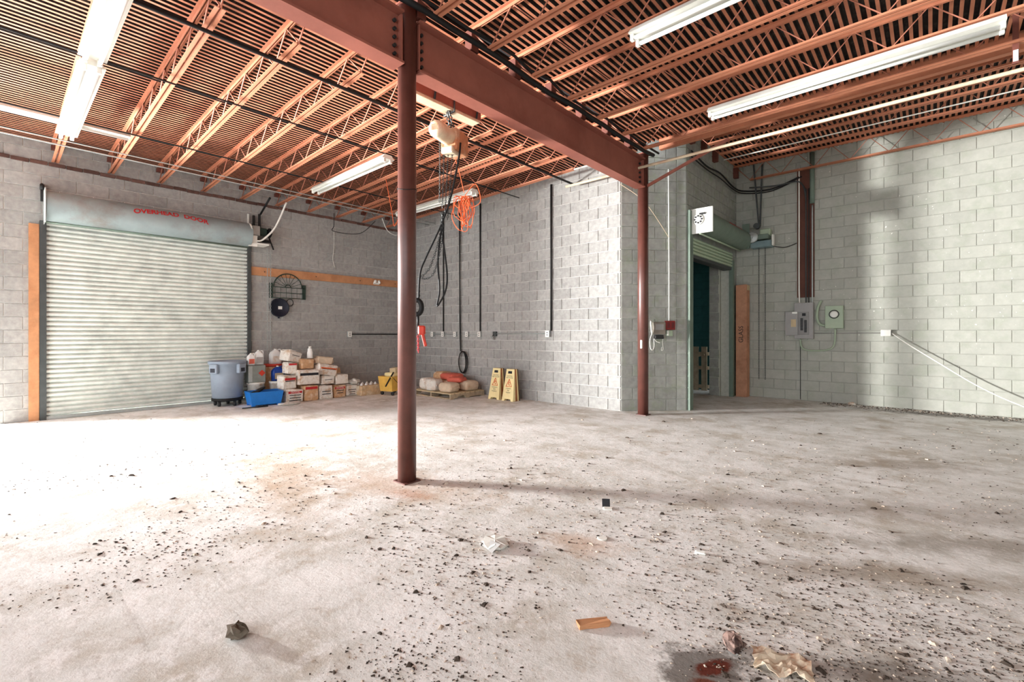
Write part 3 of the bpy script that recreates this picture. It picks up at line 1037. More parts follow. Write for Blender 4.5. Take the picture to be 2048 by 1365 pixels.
for dx in (-0.06, -0.02, 0.02, 0.06):
    p = at(893 + dx * 220, 284, 5.62)
    q = at(887 + dx * 130, 425 + dx * 300, 5.6)
    chain(lc, [p, p.lerp(q, 0.5) + Vector((0.004, 0, 0)), q], 0.032, 0.010, 0.0035)
chain(lc, smooth_path([at(885, 425, 5.6), at(880, 470, 5.6), at(862, 530, 5.6), at(845, 552, 5.6), at(839, 548, 5.58)]), 0.034, 0.011, 0.0035)
chain(lc, smooth_path([at(884, 425, 5.6), at(884, 480, 5.6), at(868, 545, 5.6), at(850, 558, 5.6), at(840, 553, 5.58)]), 0.034, 0.011, 0.0035)
chain(lc, [at(838, 556, 5.58), at(838, 604, 5.58)], 0.034, 0.011, 0.0035)
lc.build('load_chain', M_STEELD, hb)
cab = MB().tube(smooth_path([at(921, 286, 5.62), at(917, 320, 5.6), at(900, 400, 5.6), at(880, 455, 5.6), at(852, 515, 5.6), at(840, 548, 5.58), at(837, 600, 5.56)]), 0.012, 8)
cab.tube(smooth_path([at(884, 445, 5.6), at(876, 520, 5.6), at(879, 580, 5.6), at(874, 613, 5.6), at(891, 582, 5.6), at(894, 545, 5.6), at(886, 480, 5.6), at(883, 445, 5.6)]), 0.011, 8)
cab.build('control_cable', M_BLACK, hb)
dn = at(834, 615, 5.55)
MB().tube([dn + Vector((CY * 0.055 * math.cos(R(a)), SY * 0.055 * math.cos(R(a)), 0.085 * math.sin(R(a)))) for a in range(0, 360, 20)], 0.03, 10, closed=True).build('cable_grommet', M_BLACK, hb)
MB().tube([at(836, 632, 5.55), at(836, 652, 5.55)], 0.014, 8).build('cable_tail', M_BLACK, hb)
pd = at(843.5, 661, 5.54)
Mp = Matrix.Translation(pd) @ Matrix.Rotation(R(41.955), 4, 'Z')
MB().bbox((-0.042, -0.03, -0.055), (0.042, 0.03, 0.055), 0.014, Mp).build('pendant_head', M_RED, hb)
MB().bbox((-0.018, -0.016, -0.15), (0.018, 0.016, 0.0), 0.006, Mp @ Matrix.Translation((0.01, 0, -0.045)) @ Matrix.Rotation(R(-14), 4, 'Y')).build('pendant_grip', M_RED, hb)
chain(MB(), [at(836, 672, 5.55), at(837, 709, 5.55)], 0.034, 0.012, 0.004).build('chain_tail', M_REDPRINT, hb)

# orange extension cord bundle
oc = MB()
rr = random.Random(3)
base = at(928, 392, 7.4)
for i in range(13):
    pts = []
    ph = rr.uniform(0, 6)
    cx = rr.uniform(-0.09, 0.09)
    top = rr.uniform(-0.05, 0.12)
    bot = rr.uniform(0.30, 0.62)
    wd_ = rr.uniform(0.03, 0.10)
    for k in range(20):
        a = 2 * math.pi * k / 20
        sx = cx + wd_ * math.sin(a + 0.3 * math.sin(ph)) + 0.02 * math.sin(3 * a + ph)
        z = base.z - (bot - top) / 2 + (bot - top) / 2 * math.cos(a)
        pts.append((base.x + CY * sx, base.y + SY * sx + rr.uniform(-0.015, 0.015), z))
    oc.tube(pts, 0.006, 5, closed=True)
oc.tube(smooth_path([base + Vector((0, 0, 0.05)), (-5.52, 4.9, 3.9), (-5.5, 4.735, 4.225)]), 0.006, 5)
oc.tube(smooth_path([base + Vector((0.02, 0, 0.0)), base + Vector((0.16, 0.1, 0.18)), base + Vector((0.22, 0.15, -0.1)), base + Vector((0.08, 0.06, -0.2))]), 0.006, 5)
tag(oc.build('extension_cord', M_ORANGE), 'tangled orange extension cord hanging in a bundle from the joists', 'cord')
tag(MB().tube(smooth_path([(-7.33, 4.735, 4.19), at(784, 425, 8.6), at(788, 452, 8.6), at(796, 440, 8.6)]), 0.006, 5).build('orange_wire', M_ORANGE), 'thin orange wire loop beside the near column', 'wire')

# ------------------------------------------------------------------ small roller door in the alcove wall
d2 = thing('roller_door', 'half-open green roller door in the alcove at the right', 'roller door', (XD, 9.5, 0))
DY0, DY1 = 8.36, 10.68
MB().box((XD - 0.02, DY0 - 0.12, 0), (XD + 0.06, DY0 + 0.03, 3.56)).build('jamb', M_GREENM, d2)
MB().box((XD - 0.02, DY1 - 0.03, 0), (XD + 0.06, DY1 + 0.07, 2.95)).build('jamb', M_GREENM, d2)
MB().box((XD + 0.02, DY0 + 0.03, 0), (XD + 0.05, DY0 + 0.06, 2.95)).build('guide_edge', M_GALV, d2)
for i in range(5):
    z = 2.80 + i * 0.062
    MB().prism([(z, XD + 0.015), (z + 0.01, XD + 0.045), (z + 0.03, XD + 0.05), (z + 0.052, XD + 0.04), (z + 0.058, XD + 0.015)], 1, DY0, DY1).build('slat', M_PGREEN, d2)
MB().box((XD - 0.15, DY0, 2.74), (XD + 0.03, DY1, 2.795)).build('bottom_bar', M_STEELD, d2)
HC2 = Vector((XD + 0.22, 0, 3.36))
hp2 = [(math.cos(R(160 - i * 14.5)) * 0.2, math.sin(R(160 - i * 14.5)) * 0.2) for i in range(20)]
vs = [(HC2.x + a, DY0 + 0.02, HC2.z + b) for a, b in hp2] + [(HC2.x + a, DY1 + 0.05, HC2.z + b) for a, b in hp2]
k = len(hp2)
hood2 = MB().add(vs, [(i, i + 1, k + i + 1, k + i) for i in range(k - 1)], True).build('hood', M_GREENM, d2)
MB().tube([(XD + 0.18, DY0 + 0.02, 3.145), (XD + 0.18, DY1 + 0.05, 3.145)], 0.018, 8).build('hood_lip', M_PGREEN, d2)
MB().box((XD + 0.015, DY0 - 0.03, 3.14), (XD + 0.42, DY0 + 0.0, 3.58)).build('end_plate', M_WHITE, d2)
MB().lathe([(0.02, 0), (0.085, 0), (0.10, 0.012), (0.085, 0.022), (0.03, 0.03)], 14, Matrix.Translation((XD + 0.18, DY0 - 0.03, 3.38)) @ Matrix.Rotation(R(90), 4, 'X')).build('tension_wheel', M_WHITE, d2)
for i in range(8):
    a = i * R(45)
    MB().cyl((XD + 0.18 + 0.06 * math.cos(a), DY0 - 0.068, 3.38 + 0.06 * math.sin(a)), (XD + 0.18 + 0.06 * math.cos(a), DY0 - 0.052, 3.38 + 0.06 * math.sin(a)), 0.016, 8).build('hole', M_INK, d2)
MB().box((XD + 0.2, DY0 - 0.06, 3.46), (XD + 0.3, DY0 - 0.03, 3.49)).build('pawl', M_IRON, d2)
tv, tf = text_mesh('OVERHEAD  DOOR', 0.10)
out = []
for v in tv:
    an = R(48) + (v.z - 0.03) / 0.2
    out.append((HC2.x + math.cos(an) * 0.203, 9.75 + v.x, HC2.z + math.sin(an) * 0.203))
MB().add(out, tf).build('lettering', M_REDPRINT, hood2)
# operator on the right wall next to it
o2 = thing('door_operator', 'green motor operator with hand wheel beside the small roller door', 'mechanism', (-2.7, YR, 3.2))
MB().box((-3.0, YR - 0.35, 3.17), (-2.86, YR - 0.33, 3.70)).build('side_plate', M_GREENM, o2)
MB().bbox((-2.86, YR - 0.34, 3.34), (-2.50, YR - 0.08, 3.44), 0.01).build('base_plate', M_GREENM, o2)
MB().bbox((-2.86, YR - 0.30, 3.18), (-2.46, YR - 0.06, 3.32), 0.015).build('motor', mat('blue_grey_enamel', (120, 142, 146), 0.5), o2)
MB().lathe([(0.03, 0), (0.05, 0.01), (0.10, 0.0), (0.12, 0.02), (0.10, 0.045), (0.05, 0.03), (0.03, 0.05)], 20, Matrix.Translation((-2.80, YR - 0.36, 3.39)) @ Matrix.Rotation(R(90), 4, 'X')).build('hand_wheel', M_GALV, o2)
MB().bbox((-2.68, YR - 0.30, 3.42), (-2.48, YR - 0.12, 3.56), 0.02).build('gear_case', M_PGREEN, o2)
MB().cyl((-2.74, YR - 0.3, 3.64), (-2.74, YR - 0.2, 3.64), 0.06, 14).build('pulley', M_STEELD, o2)
MB().box((-2.45, YR - 0.28, 3.20), (-2.42, YR - 0.18, 3.42)).build('cover_flap', M_WHITE, o2)
MB().cyl((-3.2, YR - 0.2, 3.36), (-2.95, YR - 0.2, 3.36), 0.06, 12).build('shaft', M_BLACK, o2)
hc = chain(MB(), [(-2.70, YR - 0.25, 3.18), (-2.70, YR - 0.25, 0.4)], 0.05, 0.011, 0.0035)
chain(hc, [(-2.58, YR - 0.25, 3.18), (-2.58, YR - 0.25, 0.4)], 0.05, 0.011, 0.0035)
hc.build('hand_chain', M_STEELD, o2)
for dx in (0, 0.09):
    tag(MB().box((-0.022, -0.012, 0), (0.022, 0.012, 1.32), Matrix.Translation((-2.72, YR - 0.18 + dx, 3.66)) @ Vector((-0.10 + dx * 1.6, 0, 1.3)).to_track_quat('Z', 'Y').to_matrix().to_4x4()).build('hanger_bar', M_STEELD),
        ['dark hanger bar above the green operator, front one', 'dark hanger bar above the green operator, rear one'][dx > 0], 'bar')
# pallet standing in the back room, and cardboard box by the jamb
pt = thing('standing_pallet', 'dark wooden pallet leaning upright in the back room', 'pallet', (-4.8, 11.4, 0))
for i in range(8):
    x = -5.5 + i * 0.2
    MB().box((x, 11.36, 0.0), (x + 0.13, 11.39, 1.05)).build('slat', M_GREYWOOD, pt)
for z in (0.05, 0.5, 0.84):
    MB().box((-5.55, 11.40, z), (-3.95, 11.48, z + 0.08)).build('stringer', M_GREYWOOD, pt)
MB().box((-0.75, -0.02, -0.02), (0.75, 0.0, 0.02), Matrix.Translation((-4.75, 11.355, 0.68)) @ Matrix.Rotation(R(-14), 4, 'Y')).build('cross_brace', M_GREYWOOD, pt)
gb = thing('tall_carton', 'tall narrow brown cardboard carton standing by the small roller door', 'carton', (-3.07, 10.9, 0))
MB().bbox((XD + 0.08, 10.77, 0.0), (XD + 0.30, 11.0, 2.42), 0.008, jit=0.004).build('body', mat('worn_cardboard', (190, 140, 112), 0.85, var=0.12, scale=9, stain=(150, 98, 74), stain_amt=0.5), gb)
MB().box((XD + 0.30, 10.80, 2.3), (XD + 0.304, 10.98, 2.41)).build('tape', M_PALEWOOD, gb)
tv, tf = text_mesh('GLASS', 0.13)
MB().add([(XD + 0.19 - v.z, 10.765, 1.35 + v.x) for v in tv], tf).build('lettering', M_INK, gb)
MB().add([(XD + 0.302, 10.88 + v.z * 0.5, 1.35 + v.x) for v in tv], tf).build('lettering', M_INK, gb)

# ------------------------------------------------------------------ telephone, red box and wire on the block corner
cdir = Vector((-3.36 + 4.047, 8.10 - YM, 0)).normalized()
cn = Vector((cdir.y, -cdir.x, 0))
cang = math.atan2(cdir.y, cdir.x)


def corner_frame(u, v):
    """point on the corner wall for a distance along it and a height"""
    return Matrix.Translation(Vector((-4.047, YM, 0)) + cdir * u + Vector((0, 0, v)) + cn * 0.013) @ Matrix.Rotation(cang, 4, 'Z')


# local: x along wall, y into the wall (-y out), z up
ph = thing('wall_telephone', 'grey wall telephone with white handset on the block corner', 'telephone', corner_frame(0.66, 1.35).translation)
Mf = corner_frame(0.66, 1.45)
MB().bbox((-0.10, -0.07, -0.10), (0.12, 0, 0.12), 0.012, Mf).build('body', mat('grey_brown_plastic', (138, 130, 120), 0.5), ph)
MB().bbox((-0.07, -0.075, -0.02), (0.08, -0.07, 0.08), 0.003, Mf).build('dial_plate', M_GREYBOX, ph)
MB().bbox((-0.07, -0.06, -0.18), (0.09, 0, -0.11), 0.01, Mf).build('lower_case', M_IRON, ph)
MB().tube([Mf @ Vector(p) for p in ((-0.14, -0.05, 0.13), (-0.155, -0.075, 0.10), (-0.15, -0.08, 0.0), (-0.135, -0.07, -0.06), (-0.12, -0.05, -0.09))], [0.018, 0.016, 0.011, 0.016, 0.018], 8).build('handset', M_WHITE, ph)
MB().tube(smooth_path([Mf @ Vector(p) for p in ((-0.125, -0.05, -0.09), (-0.16, -0.05, -0.2), (-0.15, -0.05, -0.34), (-0.11, -0.05, -0.37), (-0.085, -0.05, -0.30), (-0.09, -0.05, -0.18), (-0.05, -0.05, -0.22), (0.02, -0.05, -0.25))]), 0.008, 6).build('cord', M_WHITE, ph)
MB().tube(smooth_path([Mf @ Vector(p) for p in ((0.10, -0.03, -0.12), (0.07, -0.04, -0.22), (0.08, -0.04, -0.36), (0.05, -0.04, -0.38), (0.055, -0.04, -0.32))]), 0.006, 6).build('lead', M_WHITE, ph)
Mf2 = corner_frame(0.87, 1.52)
rb = thing('red_alarm_box', 'small dark red alarm box with two grilles on the block corner', 'alarm box', Mf2.translation)
MB().bbox((-0.085, -0.06, -0.09), (0.085, 0, 0.07), 0.006, Mf2).build('body', mat('dark_red_enamel', (128, 42, 40), 0.5), rb)
for sx in (-0.04, 0.04):
    for i in range(5):
        MB().box((sx - 0.025, -0.064, -0.05 + i * 0.02), (sx + 0.025, -0.06, -0.042 + i * 0.02), Mf2).build('grille_bar', M_INK, rb)
MB().bbox((-0.06, -0.04, -0.20), (0.05, 0, -0.10), 0.006, Mf2).build('lower_box', M_PGREEN, rb)
MB().bbox((-0.055, -0.055, -0.19), (-0.03, -0.04, -0.10), 0.004, Mf2).build('tab', M_WHITE, rb)
tag(MB().tube([Mf2 @ Vector(p) for p in ((-0.01, -0.015, 0.07), (-0.01, -0.015, 1.0), (-0.015, -0.015, 2.0), (-0.02, -0.015, 2.75))], 0.009, 7).build('conduit', M_WHITE), 'white thin conduit dropping to the red alarm box', 'conduit')
tag(MB().tube(smooth_path([at(1240, 368, 8.0), at(1290, 405, 8.0), Mf2 @ Vector((-0.02, -0.02, 1.55))]), 0.005, 5).build('slack_wire', M_CREAM), 'thin pale wire sagging from the beam to the white conduit', 'wire')

for q, lb in enumerate(('black cable draped along the top of the alcove wall into the corner', 'second dark cable sagging under the first at the alcove top')):
    tag(MB().tube(smooth_path([(XD + 0.06, 8.3, 4.62 - q * 0.1), (XD + 0.09, 9.0, 4.52 - q * 0.06), (XD + 0.07, 9.8, 4.60 - q * 0.1), (XD + 0.09, 10.6, 4.50 - q * 0.05), (XD + 0.2, YR - 0.09, 4.48 - q * 0.05),
                               (-2.5, YR - 0.07, 4.42 - q * 0.04), (-2.0 + q * 0.05, YR - 0.075, 4.56)]), 0.016 - q * 0.004, 7).build('corner_cable', M_BLACK), lb, 'cable')
hs_ = thing('hanger_strap', 'flat rusty steel strap hanging between joists at the upper right', 'strap', (0.62, 6.74, 4.1))
MB().box((0.60, 6.735, 4.03), (0.645, 6.745, 4.56)).build('strap', M_SEAT, hs_)
MB().box((0.605, 6.728, 4.05), (0.64, 6.735, 4.16)).build('white_tag', M_WHITE, hs_)

# ------------------------------------------------------------------ electrical gear on the right wall
yw = YR - 0.013
tag(MB().box((-2.04, yw - 0.02, 2.10), (-1.74, yw, 4.75)).build('backboard', mat('dark_brown_board', (98, 60, 48), 0.7, var=0.2, scale=4)), 'tall narrow dark brown backboard behind the conduits on the right wall', 'board')
for x, r, m, lb, z1 in ((-2.0, 0.014, M_WHITE, 'white vertical conduit at the left edge of the brown backboard', 4.8), (-1.88, 0.012, M_STEELD, 'dark vertical conduit in the middle of the brown backboard', 4.3),
                        (-1.83, 0.010, M_IRON, 'thin black cable on the brown backboard', 4.3), (-1.77, 0.013, M_GALV, 'grey bent conduit at the right edge of the brown backboard', 3.95)):
    tag(MB().tube(smooth_path([(x if x > -1.99 else -1.99, yw - 0.05, 1.98), (x, yw - 0.05, 2.3), (x, yw - 0.05, 3.2), (x, yw - 0.05, z1)]), r, 8).build('conduit', m), lb, 'conduit')
tag(MB().tube([(-1.77, yw - 0.07, 3.98), (-1.77, yw - 0.07, 5.0)], 0.042, 14).build('service_pipe', M_GREENM), 'thick green-grey pipe dropping from the roof above the brown backboard', 'pipe')
tag(MB().tube(smooth_path([(-2.9, YR - 0.2, 4.5), (-2.4, YR - 0.15, 4.45), (-2.05, yw - 0.06, 4.48), (-1.92, yw - 0.06, 4.35), (-1.88, yw - 0.06, 4.1)]), 0.014, 8).build('conduit', M_STEELD), 'dark cable curving from the corner to the top of the backboard', 'cable')
pn = thing('breaker_panel', 'grey electrical breaker panel with its door swung open to the left', 'electrical panel', (-1.9, yw, 1.26))
MB().bbox((-2.08, yw - 0.10, 1.26), (-1.745, yw, 1.99), 0.006).build('cabinet', M_GREYBOX, pn)
df = MB().bbox((-2.0, yw - 0.112, 1.34), (-1.82, yw - 0.10, 1.80), 0.003).build('dead_front', mat('grey_panel_front', (140, 138, 136), 0.5), pn)
for sx in (-1, 1):
    for i in range(10):
        z = 1.43 + i * 0.025 - (0.04 if sx > 0 else 0)
        MB().box((-1.91 + sx * 0.033 - 0.022, yw - 0.124, z), (-1.91 + sx * 0.033 + 0.022, yw - 0.112, z + 0.019)).build('breaker', M_INK, df)
MB().box((-1.935, yw - 0.124, 1.72), (-1.875, yw - 0.112, 1.775)).build('main_breaker', M_INK, df)
dr = MB().bbox((-2.235, yw - 0.125, 1.33), (-2.01, yw - 0.113, 1.81), 0.003).build('door', M_GREYBOX, pn)
MB().box((-2.13, yw - 0.128, 1.50), (-2.04, yw - 0.125, 1.655)).build('paper_label', M_PALEWOOD, dr)
MB().box((-2.11, yw - 0.128, 1.77), (-2.02, yw - 0.125, 1.808)).build('tape_label', M_WHITE, dr)
mt = thing('meter_box', 'pale green meter box with round glass dial on the right wall', 'meter box', (-1.4, yw, 1.47))
MB().bbox((-1.548, yw - 0.11, 1.467), (-1.255, yw, 1.907), 0.006).build('cabinet', M_PGREEN, mt)
Mm = Matrix.Translation((-1.40, yw - 0.11, 1.74)) @ Matrix.Rotation(R(90), 4, 'X')
MB().lathe([(0.082, 0), (0.085, 0.01), (0.07, 0.016)], 24, Mm, cap1=False).build('ring', M_STEELD, mt)
MB().lathe([(0.068, 0.0), (0.066, 0.03), (0.05, 0.045), (0.02, 0.05)], 24, Mm).build('glass_dial', M_WHITE, mt)
tag(MB().tube(smooth_path([(-1.98, yw - 0.05, 1.25), (-1.96, yw - 0.05, 1.10), (-1.86, yw - 0.05, 1.03), (-1.6, yw - 0.05, 1.03), (-1.45, yw - 0.05, 1.08), (-1.40, yw - 0.05, 1.2), (-1.39, yw - 0.05, 1.46)]), 0.016, 8).build('conduit', M_PGREEN),
    'pale green conduit looping below from breaker panel to meter box', 'conduit')
tag(MB().tube(smooth_path([(-1.62, yw - 0.04, 2.02), (-1.67, yw - 0.06, 1.9), (-1.69, yw - 0.06, 1.7), (-1.65, yw - 0.06, 1.56), (-1.56, yw - 0.05, 1.52)]), 0.024, 8).build('conduit', M_PGREEN), 'curved flexible conduit left of the meter box', 'conduit')
tag(MB().tube([(-1.74, yw - 0.015, 1.37), (-0.68, yw - 0.015, 1.375)], 0.008, 6).build('conduit', M_GREYBOX), 'thin horizontal conduit from breaker panel to white box', 'conduit')
tag(MB().tube([(-1.985, yw - 0.012, 0.02), (-1.985, yw - 0.012, 1.26)], 0.006, 6).build('ground_wire', M_IRON), 'thin dark ground wire running from breaker panel down to the floor', 'wire')
wb_ = thing('white_outlet', 'white outlet box on the right wall where the slack cable starts', 'outlet', (-0.61, yw, 1.32))
MB().bbox((-0.69, yw - 0.09, 1.315), (-0.54, yw, 1.435), 0.006).build('body', M_WHITE, wb_)
MB().box((-0.539, yw - 0.075, 1.335), (-0.535, yw - 0.015, 1.415)).build('side_knockout', M_INK, wb_)
tag(MB().tube(smooth_path([(-0.535, yw - 0.05, 1.375), (-0.3, yw - 0.1, 1.17), (0.1, yw - 0.16, 0.86), (0.55, yw - 0.24, 0.52), (1.0, yw - 0.3, 0.26), (1.5, yw - 0.35, 0.08), (2.2, yw - 0.4, 0.012)]), 0.010, 7).build('slack_cable', M_WHITE),
    'white cable drooping along the right wall from the outlet to the floor', 'cable')
tag(MB().tube(smooth_path([(-2.42, YR - 0.2, 3.18), (-2.25, yw - 0.05, 3.16), (-2.04, yw - 0.05, 3.22)]), 0.008, 6).build('motor_cable', M_IRON), 'thin cable from the green operator to the backboard', 'cable')

# ------------------------------------------------------------------ trash can
tc = thing('trash_can', 'large grey plastic trash can on a wheeled dolly by the roller door', 'trash can', (-9.98, 2.98, 0))
Mt = Matrix.Translation((-9.98, 2.98, 0))
MB().lathe([(0.235, 0.15), (0.25, 0.155), (0.275, 0.55), (0.292, 0.78), (0.315, 0.79), (0.32, 0.84), (0.305, 0.85), (0.29, 0.84), (0.27, 0.78), (0.23, 0.18)], 32, Mt, cap1=True).build('body', M_GREYPL, tc)
for a in (R(-150), R(30)):
    Mq = Mt @ Matrix.Rotation(a, 4, 'Z')
    hd = MB().bbox((0.27, -0.085, 0.62), (0.345, 0.085, 0.80), 0.012, Mq).build('handle', M_GREYPL, tc)
    MB().box((0.335, -0.045, 0.65), (0.348, 0.045, 0.72), Mq).build('grip_hole', M_NAVY, hd)
Mq = Mt @ Matrix.Rotation(R(-60), 4, 'Z')
hd = MB().bbox((0.275, -0.085, 0.62), (0.34, 0.085, 0.80), 0.012, Mq).build('handle', M_GREYPL, tc)
MB().box((0.332, -0.05, 0.645), (0.343, 0.05, 0.72), Mq).build('grip_hole', M_NAVY, hd)
MB().lathe([(0.25, 0.10), (0.26, 0.10), (0.26, 0.15), (0.25, 0.15)], 24, Mt).build('dolly', M_BLACK, tc)
for i in range(5):
    a = i * R(72) + 0.3
    Mc = Mt @ Matrix.Translation((0.21 * math.cos(a), 0.21 * math.sin(a), 0.045))
    cs = MB().lathe([(0.02, -0.02), (0.045, -0.018), (0.045, 0.018), (0.02, 0.02)], 12, Mc @ Matrix.Rotation(R(90), 4, 'X')).build('caster', M_IRON, tc)
    MB().box((-0.015, -0.028, 0.03), (0.015, 0.028, 0.06), Mc).build('fork', M_STEELD, cs)

# ------------------------------------------------------------------ blue tub and the containers behind it
BXc, BYc = -9.50, 3.46
bt = thing('blue_tub', 'bright blue plastic tub on the floor in front of the containers', 'tub', (BXc, BYc, 0))
Mt = Matrix.Translation((BXc, BYc, 0)) @ Matrix.Rotation(R(-6), 4, 'Z')


def frustum(mb, hx0, hy0, hx1, hy1, z0, z1, M, inner=0.02):
    vs = []
    for hx, hy, z in ((hx0, hy0, z0), (hx1, hy1, z1), (hx1 - inner, hy1 - inner, z1), (hx0 - inner, hy0 - inner, z0 + inner)):
        vs += [M @ Vector(p) for p in ((-hx, -hy, z), (hx, -hy, z), (hx, hy, z), (-hx, hy, z))]
    fs = [(3, 2, 1, 0)]
    for b in (0, 4, 8):
        fs += [(b + i, b + (i + 1) % 4, b + 4 + (i + 1) % 4, b + 4 + i) for i in range(4)]
    fs.append((12, 13, 14, 15))
    return mb.add(vs, fs)


frustum(MB(), 0.19, 0.25, 0.22, 0.29, 0.03, 0.27, Mt).build('shell', M_BLUEPL, bt)
for sx in (-1, 1):
    for sy in (-1, 1):
        MB().box((sx * 0.17 - 0.03, sy * 0.22 - 0.03, 0), (sx * 0.17 + 0.03, sy * 0.22 + 0.03, 0.03), Mt).build('foot', M_BLUEPL, bt)
MB().tube([Mt @ Vector(p) for p in ((0.0, 0.30, 0.25), (0.10, 0.33, 0.17), (0.18, 0.31, 0.24))], 0.008, 6).build('bail_handle', M_NAVY, bt)
hs = MB()
for q in range(3):
    hs.tube([(-9.60 + 0.13 * math.cos(R(a)), 3.36 + 0.10 * math.sin(R(a)) + q * 0.02, 0.24 + q * 0.022 + 0.05 * math.sin(R(a + 30))) for a in range(0, 360, 20)], 0.016, 7, closed=True)
tag(hs.build('coiled_hose', M_BLACK), 'coiled black hose lying in the blue tub', 'hose')


def prox(x, u, v):
    """world y and z of a measured spot on the plane at this x"""
    t = (u - 1024) / 931.75
    a, b = CY * t - SY, SY * t + CY
    d = x / a
    return b * d, EYE + (667.9 - v) / 931.75 * d


def can_body(t, x, y, z0, hx, hy, h, m):
    return MB().bbox((x - hx, y - hy, z0), (x + hx, y + hy, z0 + h), 0.02).build('body', m, t)


def jug(label, x, y, z0, hx, hy, h, m, capm, label_m=None, handle=True):
    t = thing('jug', label, 'jug', (x, y, z0), 'plastic jugs on the pile')
    mb = MB()
    prof = [(1.0, 0.0), (1.0, 0.62), (0.86, 0.76), (0.42, 0.90), (0.30, 0.93)]
    vs = []
    n = 16
    for s, zf in prof:
        for k in range(n):
            a = 2 * math.pi * (k + 0.5) / n
            c, q = math.cos(a), math.sin(a)
            e = 0.45
            vs.append((x + hx * s * math.copysign(abs(c) ** e, c), y + hy * s * math.copysign(abs(q) ** e, q), z0 + h * zf))
    fs = [tuple(range(n))[::-1], tuple(range((len(prof) - 1) * n, len(prof) * n))]
    for i in range(len(prof) - 1):
        fs += [(i * n + k, i * n + (k + 1) % n, (i + 1) * n + (k + 1) % n, (i + 1) * n + k) for k in range(n)]
    mb.add(vs, fs, True)
    bd = mb.build('body', m, t)
    MB().cyl((x, y, z0 + h * 0.92), (x, y, z0 + h), min(hx, hy) * 0.34, 10).build('cap', capm, t)
    if handle:
        MB().tube(smooth_path([(x, y + hy * 0.35, z0 + h * 0.93), (x, y + hy * 0.85, z0 + h * 0.95), (x, y + hy * 1.0, z0 + h * 0.80), (x, y + hy * 0.92, z0 + h * 0.62)], 4), 0.014, 6).build('handle', m, t)
    if label_m:
        MB().box((x + hx * 0.99, y - hy * 0.7, z0 + h * 0.12), (x + hx * 1.03, y + hy * 0.7, z0 + h * 0.52)).build('print_label', label_m, bd)
    return t


# white pails that carry the tin and the jugs
for (px0, y, lb, r) in ((-9.95, 3.47, 'off-white pail under the tall grey tin', 0.15), (-9.9, 3.87, 'off-white pail under the blue jug', 0.15)):
    t = thing('pail', lb, 'pail', (px0, y, 0))
    Mt = Matrix.Translation((px0, y, 0))
    MB().lathe([(r * 0.86, 0), (r * 0.9, 0.02), (r, 0.36), (r + 0.012, 0.365), (r + 0.012, 0.385), (r * 0.98, 0.39)], 20, Mt).build('body', M_CARTON, t)
    MB().lathe([(r + 0.014, 0.385), (r + 0.014, 0.40), (r * 0.9, 0.405)], 20, Mt).build('lid', M_WHITE, t)
tn = thing('metal_tin', 'tall grey rectangular solvent tin with red warning diamond', 'tin', (-9.95, 3.47, 0.405))
MB().bbox((-10.06, 3.30, 0.405), (-9.84, 3.62, 0.74), 0.012).build('body', mat('grey_tin', (140, 146, 140), 0.45, metal=0.2), tn)
MB().box((-9.84, 3.30, 0.42), (-9.835, 3.37, 0.73)).build('bright_edge', M_GALV, tn)
Mdm = Matrix.Translation((-9.834, 3.545, 0.585)) @ Matrix.Rotation(R(45), 4, 'X')
MB().box((-0.002, -0.045, -0.045), (0.002, 0.045, 0.045), Mdm).build('warning_diamond', M_RED, tn)
MB().cyl((-9.95, 3.40, 0.74), (-9.95, 3.40, 0.765), 0.03, 10).build('cap', M_INK, tn)
jug('small jug of reddish liquid standing on the grey tin', -9.93, 3.375, 0.745, 0.055, 0.07, 0.235, M_JUG, M_WHITE, M_REDBAG)
jug('tall white jug on the grey tin, behind the hanging chain', -10.0, 3.54, 0.745, 0.07, 0.085, 0.29, M_JUG, M_WHITE, M_GREYBOX)
jug('dark blue jug with a grey label on the second pail', -9.9, 3.87, 0.41, 0.075, 0.12, 0.30, M_NAVYPL, M_WHITE, M_GREYWOOD)
t = thing('round_tub', 'brown round tub with red lid behind the blue jug', 'tub', (-10.245, 3.93, 0))
Mt = Matrix.Translation((-10.245, 3.93, 0))
MB().lathe([(0.15, 0), (0.17, 0.02), (0.185, 0.68)], 20, Mt).build('body', M_BROWNC, t)
MB().lathe([(0.19, 0.68), (0.19, 0.73), (0.17, 0.735)], 20, Mt).build('lid', M_RED, t)
jug('white jug with red print on the red lid', -10.2, 3.94, 0.735, 0.085, 0.115, 0.31, M_JUG, M_WHITE, M_CARTON)

# ------------------------------------------------------------------ pile of cartons and sacks
CT = 0


